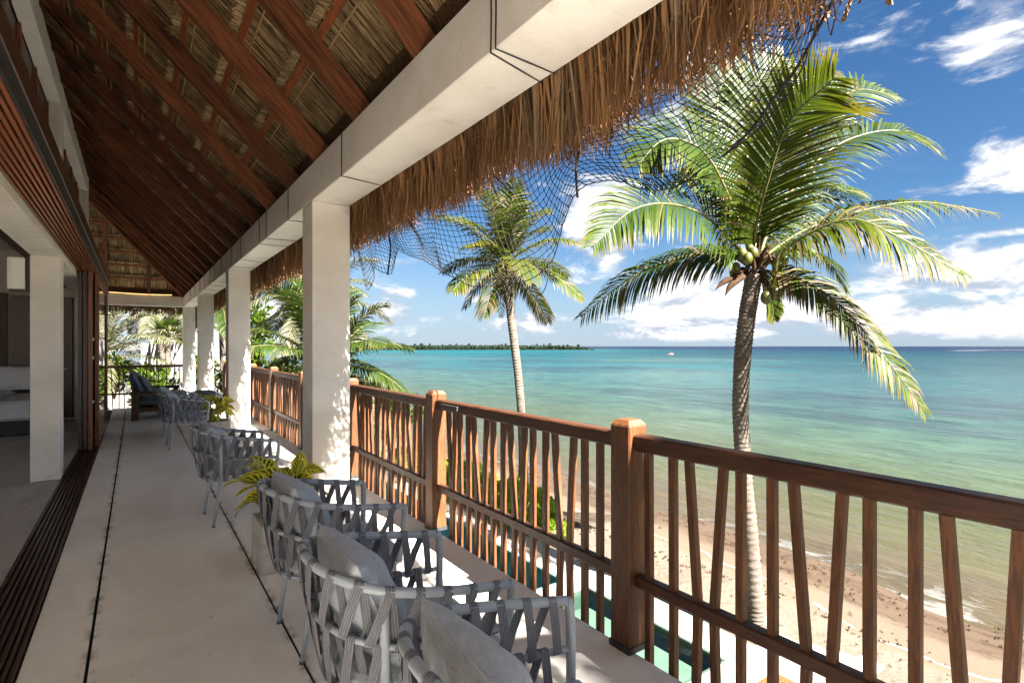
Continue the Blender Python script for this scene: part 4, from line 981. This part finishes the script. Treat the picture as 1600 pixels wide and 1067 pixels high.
def boots(palm, c, rg, n=14, s=1.0, local=False):
    """old leaf bases and fibre under the crown"""
    for k in range(n):
        a = 2.4 * k + rg.uniform(-.3, .3); d = Vector((math.cos(a), math.sin(a), 0)); up = rg.uniform(-.35, .35)
        p0 = c + d * .10 * s + Vector((0, 0, -.18 * s + .022 * k * s)); p1 = p0 + d * .14 * s + Vector((0, 0, (.14 + up * .3) * s)); p2 = p1 + d * .13 * s + Vector((0, 0, (up - .1) * .5 * s))
        MB().tube(spline([p0, p1, p2], 8), [.045 * s * (1 - .1 * i) for i in range(9)], 6).build('leaf_base', 'trunk_fibre', palm, True, local=local)
RV = Vector((CS, -SN, 0)); FV = Vector((SN, CS, 0)); UV = Vector((0, 0, 1))        # picture right, depth, up
rg = random.Random(31)
# near palm: its fronds one by one
D1 = 9.93
def W(x, y, dz=0.0): return at(x, y, D1 + dz)
p1 = thing('coconut_palm', 'tall coconut palm right of centre with green coconuts and a drooping frond', 'palm tree', tuple(at(1183, 990, D1)))
trunk(p1, [W(1186, 1000), W(1180, 940), W(1170, 820), W(1161, 720), W(1157, 640), W(1160, 560), W(1168, 490), W(1178, 430)], [.23, .165, .145, .135, .138, .142, .15, .15, .15], rg=rg)
boots(p1, W(1180, 418), rg, 16, 1.15)
NV = lambda r, u, t: RV * r + UV * u - FV * t
F1 = [ # points (x, y, depth), blade facing (right, up, towards), leaflet length, droop, dry
    ([(1172, 408, 0), (1146, 381, -.2), (1104, 339, -.6), (1045, 319, -1.0), (986, 330, -1.3), (924, 387, -1.6)], (-.1, .45, .9), .98, .50, .05),
    ([(1168, 415, 0), (1146, 402, .1), (1110, 397, .3), (1057, 404, .5), (986, 434, .7), (907, 496, .8)], (0, .75, .55), 1.05, 1.25, .12),
    ([(1178, 405, 0), (1180, 360, -.25), (1199, 286, -.7), (1234, 190, -1.2), (1306, 120, -1.9)], (.2, .25, 1), 1.45, .22, .03),
    ([(1185, 405, 0), (1215, 330, .5), (1285, 245, 1.0), (1345, 212, 1.2), (1410, 206, 1.3), (1468, 238, 1.3)], (.1, .75, .6), 1.05, .55, .03),
    ([(1182, 400, .1), (1187, 316, .5), (1205, 205, .9), (1234, 142, 1.2), (1292, 112, 1.5)], (-.5, .4, .7), 1.05, .22, .02),
    ([(1184, 400, .2), (1220, 290, 1.0), (1275, 190, 1.7), (1335, 142, 2.2), (1402, 150, 2.6)], (.2, .6, .7), 1.0, .38, .02),
    ([(1174, 403, 0), (1150, 335, -.2), (1112, 254, -.5), (1075, 222, -.7), (1033, 221, -.9), (996, 259, -1.0)], (-.1, .55, .8), 1.05, .55, .02),
    ([(1174, 402, .2), (1150, 310, .7), (1128, 220, 1.1), (1122, 150, 1.4), (1150, 100, 1.7)], (-.2, .2, 1), 1.05, .15, .02),
    ([(1190, 408, 0), (1212, 388, .3), (1264, 357, .8), (1352, 328, 1.4), (1441, 316, 1.8), (1560, 334, 2.2)], (0, .80, .50), 1.0, 1.15, .22),
    ([(1190, 415, 0), (1212, 402, -.2), (1258, 369, -.7), (1329, 343, -1.2), (1400, 369, -1.6), (1506, 430, -2.0)], (.1, .70, .65), 1.15, 1.15, .26),
    ([(1188, 422, 0), (1212, 427, -.1), (1258, 440, -.4), (1317, 481, -.8), (1382, 558, -1.1), (1447, 646, -1.3)], (.25, .35, .85), .80, 1.0, .40),
    ([(1188, 412, .2), (1235, 388, .8), (1290, 404, 1.4), (1324, 456, 1.8)], (0, .8, .5), .70, .9, .08),
    ([(1184, 425, .1), (1192, 440, .4), (1203, 465, .7), (1210, 500, .9)], (.1, .3, 1), .42, .5, .05),
    ([(1180, 400, .1), (1178, 310, .5), (1165, 215, .9), (1185, 130, 1.2), (1225, 90, 1.4)], (0, .25, 1), 1.0, .2, .02),
    ([(1178, 404, .2), (1160, 330, 1.0), (1115, 280, 1.8), (1060, 270, 2.4)], (-.2, .6, .7), .95, .5, .02),
    ([(1186, 404, .3), (1225, 340, 1.3), (1290, 300, 2.2), (1350, 300, 2.9)], (.2, .7, .6), .95, .6, .02),
    ([(1180, 404, -.1), (1190, 350, -.5), (1222, 290, -1.0), (1275, 262, -1.5)], (.2, .5, .8), .85, .45, .04),
    ([(1176, 404, -.1), (1166, 350, -.4), (1150, 270, -.7), (1160, 190, -1.0)], (0, .1, 1), .9, .22, .03)]
for i, (pts, nv, L, dr, dry) in enumerate(F1[:16]):
    add_frond(p1, frond([W(x, y, z) for x, y, z in pts], NV(*nv), L, rg, 84, dr, .025, .030, dry, .22), 'frond_yellow' if i in (2, 4, 8, 9, 10, 16) else 'frond')
for (x, y, z, s) in ((1160, 397, -.34, 1), (1168, 404, -.40, 1.05), (1177, 395, -.36, 1), (1172, 390, -.3, .9), (1150, 418, -.1, .9), (1146, 426, 0, .85), (1197, 465, -.28, 1.1), (1211, 458, -.30, 1.1), (1205, 448, -.2, .9), (1226, 406, .1, .85)):
    c = W(x, y, z); MB().blob(c, .085 * s, .085 * s, .112 * s, 12, 9, .02, rg).build('coconut', 'coconut', p1, True)
for (a, b, c) in (((1158, 428, -.1), (1132, 440, -.3), (1118, 452, -.4)), ((1162, 432, -.1), (1142, 446, -.25), (1133, 462, -.3)), ((1186, 432, -.1), (1200, 444, -.2), (1206, 458, -.1))):
    MB().tube(spline([W(*a), W(*b), W(*c)], 8), [.05, .05, .055, .06, .055, .045, .03, .018, .006], 6).build('flower_sheath', 'trunk_fibre', p1, True)

def generic_palm(name, label, base, top, r, nf, L, FL, rg, mat='frond', el=(82, -35), dry=.05, width=.022, cocos=5, n=48, lean=None, deadskirt=0, group=None):
    p = thing(name, label, 'palm tree', tuple(base), group=group)
    base, top = Vector(base), Vector(top); mid = base.lerp(top, .5) + Vector(lean or (0, 0, 0))
    trunk(p, [base, base.lerp(mid, .5) + (mid - base.lerp(top, .5)) * .3, mid, mid.lerp(top, .55), top], [r * 1.5, r * 1.1, r, r, r * 1.02, r], rg=rg, n=12)
    boots(p, top, rg, 10, r / .16)
    for k in range(nf):
        a = 2.39996 * k + rg.uniform(-.25, .25); e = R(el[0] + (el[1] - el[0]) * (k / max(1, nf - 1)) ** 1.15 + rg.uniform(-7, 7)); h = Vector((math.cos(a), math.sin(a), 0))
        fl = FL * rg.uniform(.85, 1.12); pts = [top + UV * .05]; d = h * math.cos(e) + UV * math.sin(e); p_ = pts[0].copy(); sag = .50 + .25 * (1 - abs(math.sin(e)))
        for j in range(5):
            dd = (d - UV * sag * (j / 4) ** 1.3 * 1.25).normalized(); p_ = p_ + dd * fl / 5; pts.append(p_.copy())
        Nn = (UV * (1 if e < R(55) else .35) - h * (.8 if e > R(55) else .1) + Vector((rg.uniform(-.35, .35), rg.uniform(-.35, .35), 0)))
        add_frond(p, frond(pts, Nn, L, rg, n, .40 + .6 * (1 - max(0, math.sin(e))), width, .026, dry + (.35 if k > nf * .85 else 0), .25), mat)
    for k in range(deadskirt):
        a = rg.uniform(0, 6.28); h = Vector((math.cos(a), math.sin(a), 0)); pts = [top, top + h * .25 - UV * .25, top + h * .30 - UV * .9, top + h * .22 - UV * 1.7]
        add_frond(p, frond(pts, h, .45, rg, 26, .9, .018, .02, .9, .1), 'frond_dry')
    for k in range(cocos):
        a = 1.3 * k; MB().blob(top + Vector((.2 * math.cos(a), .2 * math.sin(a), -.16 + .03 * (k % 3))), .09, .09, .12, 10, 8).build('coconut', 'coconut', p, True)
    return p
# second palm, left of the near one, leaning
D2 = 17.5
generic_palm('coconut_palm', 'slim leaning coconut palm seen through the net, left of the tall palm', at(818, 790, D2), at(789, 415, D2), .135, 22, .80, 2.75, random.Random(8), 'frond_yellow', (84, -30), .12, .026, 6, 50, RV * .16 + UV * 0, 2)
# palms beside the house, seen between the columns
generic_palm('coconut_palm', 'bushy palm behind the first column with crown at railing height', at(515, 760, 13.0), at(512, 578, 13.0), .14, 24, .72, 2.35, random.Random(12), 'frond_soft', (80, -22), .06, .024, 0, 46)
generic_palm('coconut_palm', 'taller pale palm showing between the first and second columns', at(470, 760, 19.0), at(486, 470, 19.0), .15, 22, .8, 2.9, random.Random(14), 'frond_pale', (70, -45), .25, .028, 0, 42)
generic_palm('coconut_palm', 'large palm at the far end, its long frond arching over the far railing', at(150, 640, 27.0), at(158, 560, 26.0), .18, 18, 1.0, 4.6, random.Random(17), 'frond_pale', (70, -15), .2, .035, 0, 44)
generic_palm('coconut_palm', 'bleached palm with hanging fronds right behind the far railing', at(270, 700, 33.0), at(246, 470, 33.0), .18, 20, 1.0, 4.0, random.Random(19), 'frond_pale', (50, -50), .4, .04, 0, 40)
generic_palm('coconut_palm', 'pale palm between the second and third columns', at(352, 700, 30.0), at(346, 470, 30.0), .17, 18, .9, 3.2, random.Random(22), 'frond_soft', (75, -40), .2, .036, 0, 40)
# unseen palm added behind the camera to shade the near railing
generic_palm('coconut_palm', 'unseen coconut palm added behind the viewpoint to shade the near railing', (4.6, -7.6, SAND_Z), (4.05, -7.4, 6.4), .16, 24, .9, 2.7, random.Random(25), 'frond', (75, -25), .05, .03, 4, 46)
# fan palm beyond the landing
fp = thing('fan_palm', 'spiky light green fan palm beyond the far railing', 'palm tree', tuple(at(262, 640, 27)))
rg = random.Random(40); c = at(262, 528, 27)
trunk(fp, [at(264, 660, 27), at(263, 590, 27), c], [.16, .13, .13], rg=rg, n=10)
for k in range(22):
    a = 2.4 * k; e = R(75 - 4.6 * k + rg.uniform(-8, 8)); d = Vector((math.cos(a) * math.cos(e), math.sin(a) * math.cos(e), math.sin(e))); hub = c + d * .75
    g = MB(); g.tube([c, c + d * .4 + UV * .03, hub], [.02, .016, .012], 5); st_ = g.build('frond', 'rachis', fp, True)
    lf = MB(); S = d.cross(UV).normalized(); Q = S.cross(d)
    for j in range(17):
        th = R(-100 + 12.5 * j); dd = (d * math.cos(th) + S * math.sin(th) + Q * rg.uniform(-.05, .12)).normalized(); ln = .62 * rg.uniform(.8, 1.1) * (1 - .25 * abs(th) / 1.8); wv = dd.cross(Q).normalized() * .03
        m_ = hub + dd * ln * .5; e_ = hub + dd * ln - UV * .09
        lf.add([hub - wv * .3, hub + wv * .3, m_ - wv, m_ + wv, e_], [(0, 1, 3, 2), (2, 3, 4)], [(0, .2, 0)] * 2 + [(.6, .2, 0)] * 2 + [(.9, .2, 0)])
    lf.build('leaflets', 'frond_soft', st_, False, attr=True, local=True)

# ================================================================== HEDGE, SHRUBS
def leaf_cloud(g, fn, n, size, rg, wide=.42):
    for _ in range(n):
        p, nrm = fn(rg); d = (nrm + Vector((rg.uniform(-.7, .7), rg.uniform(-.7, .7), rg.uniform(-.3, .8)))).normalized(); s = d.cross(Vector((rg.uniform(-1, 1), rg.uniform(-1, 1), rg.uniform(-1, 1)))).normalized()
        l = size * rg.uniform(.7, 1.3); w_ = l * wide; c_ = rg.random() * .9
        g.add([p, p + d * l * .55 + s * w_ * .5, p + d * l, p + d * l * .55 - s * w_ * .5], [(0, 1, 2, 3)], [(c_, 0, 0)] * 4)
def hedge(name, label, x0, x1, y0, y1, z0, z1, n, size, seed, mat='hedge_leaf'):
    rg = random.Random(seed); t = thing(name, label, 'hedge', ((x0 + x1) / 2, (y0 + y1) / 2, z0))
    cx = (x0 + x1) / 2; hw = (x1 - x0) / 2
    def fn(rg):
        y = rg.uniform(y0, y1); a = rg.uniform(-.15, math.pi + .15); bump = 1 + .13 * math.sin(y * 2.1) + .09 * math.sin(y * 5.3 + 1) + rg.uniform(-.12, .05)
        ed = min(1, (y - y0) / .7 + .15) * min(1, (y1 - y) / .7 + .15)
        p = Vector((cx + hw * math.cos(a) * bump * ed ** .5, y, z0 + (z1 - z0) * max(0.02, math.sin(a)) ** .6 * bump * ed ** .5)); return p, Vector((math.cos(a), -.3 if y < y0 + .6 else 0, math.sin(a)))
    g = MB(); leaf_cloud(g, fn, n, size, rg); tag(g.build('foliage', mat, t, False, attr=True), kind='stuff')
    g = MB(); m = 24
    for i in range(m + 1):
        y = y0 + .3 + (y1 - y0 - .6) * i / m; f = .82 * min(1, .4 + min(i, m - i) * .4)
        for j in range(7): a = math.pi * j / 6; g.v.append((cx + hw * .85 * f * math.cos(a), y, z0 + (z1 - z0) * .85 * f * math.sin(a))); g.a.append((.1, 0, 0))
    for i in range(m):
        for j in range(6): k = i * 7 + j; g.f.append((k, k + 1, k + 8, k + 7))
    g.f.append(tuple(range(7))); g.build('dark_core', mat, t, False, attr=True)  # closed shell in the darkest leaf tone, filling the hedge behind its leaves
    return t
hedge('hedge', 'bright green leafy hedge between the pool and the beach', 8.45, 9.75, 10.9, 21.5, SAND_Z, -2.75, 9000, .17, 50)
hedge('hedge', 'low green hedge past the pool, below the far columns', 3.0, 8.0, 22.5, 26.0, SAND_Z, -2.3, 5000, .2, 51)
def shrub(name, label, c, rx, rz, n, size, seed, mat='shrub_leaf'):
    rg = random.Random(seed); t = thing(name, label, 'shrub', (c[0], c[1], c[2] - rz))
    blobs = [(Vector((rg.uniform(-.5, .5) * rx, rg.uniform(-.5, .5) * rx, rg.uniform(-.6, .6) * rz)), rg.uniform(.35, .6)) for _ in range(9)]
    def fn(rg):
        b, r = rg.choice(blobs); d = Vector((rg.gauss(0, 1), rg.gauss(0, 1), rg.gauss(0, 1))).normalized(); return Vector(c) + b + Vector((d.x * rx * r, d.y * rx * r, d.z * rz * r)) * rg.uniform(.6, 1.05), d
    g = MB(); leaf_cloud(g, fn, n, size, rg, .55); tag(g.build('foliage', mat, t, False, attr=True), kind='stuff')
    g = MB(); bs = Vector((c[0], c[1], c[2] - rz)); 
    for b, r in blobs: g.tube([bs - UV * .8, bs.lerp(Vector(c) + b, .5), Vector(c) + b], [.06, .04, .015], 6)
    g.build('stem', 'trunk_fibre', t, True)
    return t
shrub('almond_tree', 'bright green broadleaf tree peeping beside the second column', at(400, 512, 24), 1.0, 1.5, 900, .26, 60)
shrub('garden_shrub', 'green shrub low behind the far railing, left end', at(178, 575, 26), .8, .8, 500, .22, 61)
shrub('garden_shrub', 'green shrub below the fan palm', at(255, 602, 25), 1.3, .9, 900, .24, 62)
shrub('garden_shrub', 'green shrub between the third column and the fourth', at(322, 590, 26), 1.0, 1.0, 900, .26, 63)
shrub('garden_shrub', 'dark green shrub behind the railing under the bushy palm', at(455, 600, 15), 1.2, .8, 1200, .18, 64)
shrub('garden_shrub', 'shrub behind the railing right of the first column', at(590, 640, 15), 1.3, .9, 1400, .18, 65)

# ================================================================== PLANTERS WITH CROTON
def leaf_shape(L, Wd, curl, rg):
    g = MB(); n = 8; m = 4; ph = rg.uniform(0, 6)
    for i in range(n + 1):
        t = i / n; w = Wd * math.sin(math.pi * min(1, t ** .8 * .97 + .03)) ** .75; z = L * (.30 * t - curl * t * t); x = L * t * (1 - .15 * curl * t)
        for j in range(m + 1):
            q = -1 + 2 * j / m; g.v.append((x, q * w / 2, z + .16 * w * q * q + .012 * math.sin(9 * t + ph) * q)); g.a.append((t, j / m, 0))
    for i in range(n):
        for j in range(m): k = i * (m + 1) + j; g.f.append((k, k + 1, k + m + 2, k + m + 1))
    return g
def planter(name, label, x, y, s, h, plabel, ncr, spread, seed, cl, zt):
    t = thing(name, label, 'planter', (x, y, 0)); w = s / 2; th = .035
    g = MB(); g.bbox(x - w, x + w, y - w, y - w + th, .001, h, .006); g.bbox(x - w, x + w, y + w - th, y + w, .001, h, .006); g.bbox(x - w, x - w + th, y - w + th, y + w - th, .001, h, .004); g.bbox(x + w - th, x + w, y - w + th, y + w - th, .001, h, .004); g.box(x - w + th, x + w - th, y - w + th, y + w - th, .001, .05)
    g.build('pot', 'concrete', t)
    g = MB(); g.box(x - w + th, x + w - th, y - w + th, y + w - th, .051, h - .05); g.build('soil', 'soil', t)
    rg = random.Random(seed); pl = thing('croton', plabel, 'plant', (x, y, h - .05)); stems = []
    for k in range(6):
        a = k * 1.05 + rg.uniform(-.3, .3); e = Vector((x + .10 * math.cos(a), y + .10 * math.sin(a), zt - .10 + rg.uniform(-.10, .06))); MB().tube(spline([Vector((x + .03 * math.cos(a), y + .03 * math.sin(a), h - .06)), (Vector((x, y, h)) + e) / 2 + Vector((.03 * math.cos(a), .03 * math.sin(a), 0)), e], 8), .008, 6).build('stem', 'trunk_fibre', pl, True); stems.append((e, a))
    for k in range(ncr):
        e, a0 = stems[k % len(stems)]; a = a0 + rg.uniform(-1.5, 1.5); f = (k // len(stems)) / max(1, ncr // len(stems))
        L = spread * rg.uniform(.7, 1.1); g = leaf_shape(L, L * rg.uniform(.42, .54), rg.uniform(.15, .75) + .3 * f, rg); c_ = cl[0] + (cl[1] - cl[0]) * rg.random(); g.a = [(u, v, c_) for u, v, _ in g.a]
        M = Matrix.Translation(e - UV * (.16 * f + rg.uniform(0, .04))) @ Matrix.Rotation(a, 4, 'Z') @ Matrix.Rotation(R(-rg.uniform(5, 60) * (1 - f)), 4, 'Y') @ Matrix.Rotation(rg.uniform(-.5, .5), 4, 'X')
        xform(g, M).build('leaf', 'croton', pl, True, attr=True)
planter('concrete_planter', 'square concrete planter beside the near chairs', .83, 3.86, .36, .31, 'yellow veined croton in the planter beside the near chairs', 40, .27, 70, (.5, 1.0), .72)
planter('concrete_planter', 'square concrete planter by the second column, behind the middle chair', 1.02, 9.5, .38, .30, 'bushy croton by the second column', 60, .22, 71, (.2, .8), .66)

# ================================================================== BEYOND THE FAR RAILING
nb = thing('neighbour_house', 'white neighbouring house with pergola glimpsed beyond the far railing', 'building', tuple(at(230, 700, 60)))
def fb(x, y, d, sx, sy, sz, name, mat):
    c = at(x, y, d); MB().box(c.x - sx / 2, c.x + sx / 2, c.y - sy / 2, c.y + sy / 2, c.z - sz / 2, c.z + sz / 2).build(name, mat, nb)
fb(215, 575, 60, 13, 7, 5.5, 'wall', 'villa_white'); fb(290, 560, 60, 6, 6, 7.5, 'wall', 'villa_white')
for k in range(5): fb(238 + k * 11, 548, 55.5, .25, .25, 3.2, 'pergola_post', 'villa_white')
for k in range(9): fb(235 + k * 6, 536, 55.5, .12, 3.4, .22, 'pergola_slat', 'villa_white')
fb(205, 560, 56.2, 1.6, .15, 1.6, 'window', 'shingle_dark'); fb(185, 560, 56.2, 1.2, .15, 1.6, 'window', 'shingle_dark')
hut = thing('thatched_hut', 'low rounded hut roof of grey thatch just below the far railing', 'hut', tuple(at(190, 720, 27)))
c = at(192, 650, 27.5); g = MB(); n = 28
prof_ = [(3.4, -1.3), (2.9, -.5), (2.3, .35), (1.6, 1.15), (.9, 1.8), (.3, 2.25), (.02, 2.4)]
for (r, z) in prof_:
    for i in range(n): a = 2 * math.pi * i / n; q = r * (1 + .025 * math.sin(i * 5)); g.v.append((c.x + q * math.cos(a), c.y + q * math.sin(a), c.z + z)); g.a.append((0, 0, 0))
for j in range(len(prof_) - 1):
    for i in range(n): g.f.append((j * n + i, j * n + (i + 1) % n, (j + 1) * n + (i + 1) % n, (j + 1) * n + i))
g.build('roof', 'straw_grey', hut, True)
for k in range(6): a = k * 1.05; MB().tube([(c.x + 2.6 * math.cos(a), c.y + 2.6 * math.sin(a), SAND_Z - .2), (c.x + 2.6 * math.cos(a), c.y + 2.6 * math.sin(a), c.z - .3)], .08, 8).build('post', 'trunk_fibre', hut, True)
gw = thing('garden_wall', 'white curved garden wall beyond the far railing', 'wall', tuple(at(275, 700, 25)))
g = MB(); p = [at(262, 640, 25), at(268, 600, 25), at(278, 560, 25), at(292, 535, 25), at(300, 640, 25)]
th = FV * .3; g.add([q - th for q in p] + [q + th for q in p], [(0, 1, 2, 3, 4), (9, 8, 7, 6, 5)] + [(i, 5 + i, 5 + (i + 1) % 5, (i + 1) % 5) for i in range(5)]); g.build('curved_wall', 'villa_white', gw)
lw = thing('planter_wall', 'low white wall at the landing beyond the third column', 'wall', (1.9, 18.0, -.75))
MB().bbox(1.70, 1.95, 16.6, 21.3, -.75, .12, .01).build('low_wall', 'villa_white', lw)
# small boat off the reef
bt = thing('motor_boat', 'tiny pink and white boat far out on the turquoise water', 'boat', tuple(at(1047, 555, 400)))
o_ = at(1047, 555, 400); o_.z = SEA_Z
g = MB(); sec = [(-2.2, .55, .0), (-1, .8, 0), (.6, .75, .05), (1.7, .45, .2), (2.4, .05, .4)]
for (u, w_, up) in sec:
    for (a, z) in ((-1, .75 + up), (-.6, -.1), (.6, -.1), (1, .75 + up)): q = o_ + RV * u + FV * (a * w_) + UV * z; g.v.append(tuple(q)); g.a.append((0, 0, 0))
for i in range(4):
    for j in range(4): g.f.append((i * 4 + j, i * 4 + (j + 1) % 4, i * 4 + 4 + (j + 1) % 4, i * 4 + 4 + j))
g.f += [(0, 1, 2, 3), (16, 19, 18, 17)]; g.build('hull', pmat('pink_hull', (.3, .11, .11), (.28, .1, .1), 3), bt)
q = o_ + UV * 1.0; MB().box(q.x - .5, q.x + .5, q.y - .4, q.y + .4, q.z - .3, q.z + .6).build('cabin', 'villa_white', bt)
# teak side table on the garden paving, only its corner shows
tb = thing('garden_stool', 'teak garden stool on the pale paving far below the railing', 'stool', tuple(at(1192, 1080, 7.2)))
q = at(1222, 1062, 7.2); q.z = PAVE_Z + .09
MB().bbox(q.x - .25, q.x + .25, q.y - .25, q.y + .25, q.z + .36, q.z + .41, .008).build('top', 'teak', tb)
for a in (-.2, .2):
    for b in (-.2, .2): MB().bbox(q.x + a - .03, q.x + a + .03, q.y + b - .03, q.y + b + .03, q.z - .01, q.z + .358, .005).build('leg', 'teak', tb)
# seaweed thrown up on the sand
rg = random.Random(80); g = MB()
def weed(x, y, s):
    z = shore_z(x, y)
    for _ in range(4):
        a = rg.uniform(0, 6.28); l = s * rg.uniform(.5, 1.3); w_ = s * rg.uniform(.2, .5); dx_, dy_ = math.cos(a) * l, math.sin(a) * l; ox, oy = rg.uniform(-s, s), rg.uniform(-s, s)
        g.add([(x + ox - dx_ / 2 + dy_ * .2, y + oy - dy_ / 2, z + .012), (x + ox + dy_ / l * w_, y + oy - dx_ / l * w_, z + .03), (x + ox + dx_ / 2, y + oy + dy_ / 2, z + .012), (x + ox - dy_ / l * w_, y + oy + dx_ / l * w_, z + .03), (x + ox, y + oy, z + .05)], [(0, 1, 4), (1, 2, 4), (2, 3, 4), (3, 0, 4)])
for _ in range(900):
    y = rg.uniform(-6, 40); x = 15.2 + rg.gauss(0, .75) - .55 * math.sin(y * .21 + 1)
    if x < 16.6: weed(x, y, rg.uniform(.015, .07))
for _ in range(520):
    y = rg.uniform(4, 45); weed(11.6 + rg.gauss(0, .22) + .5 * math.sin(y * .4), y, rg.uniform(.02, .07))
for _ in range(260): weed(rg.uniform(9, 13), rg.uniform(-2, 30), rg.uniform(.012, .03))
tag(g.build('seaweed', 'weed'), 'brown seaweed scattered along the tide line', 'seaweed', kind='stuff')
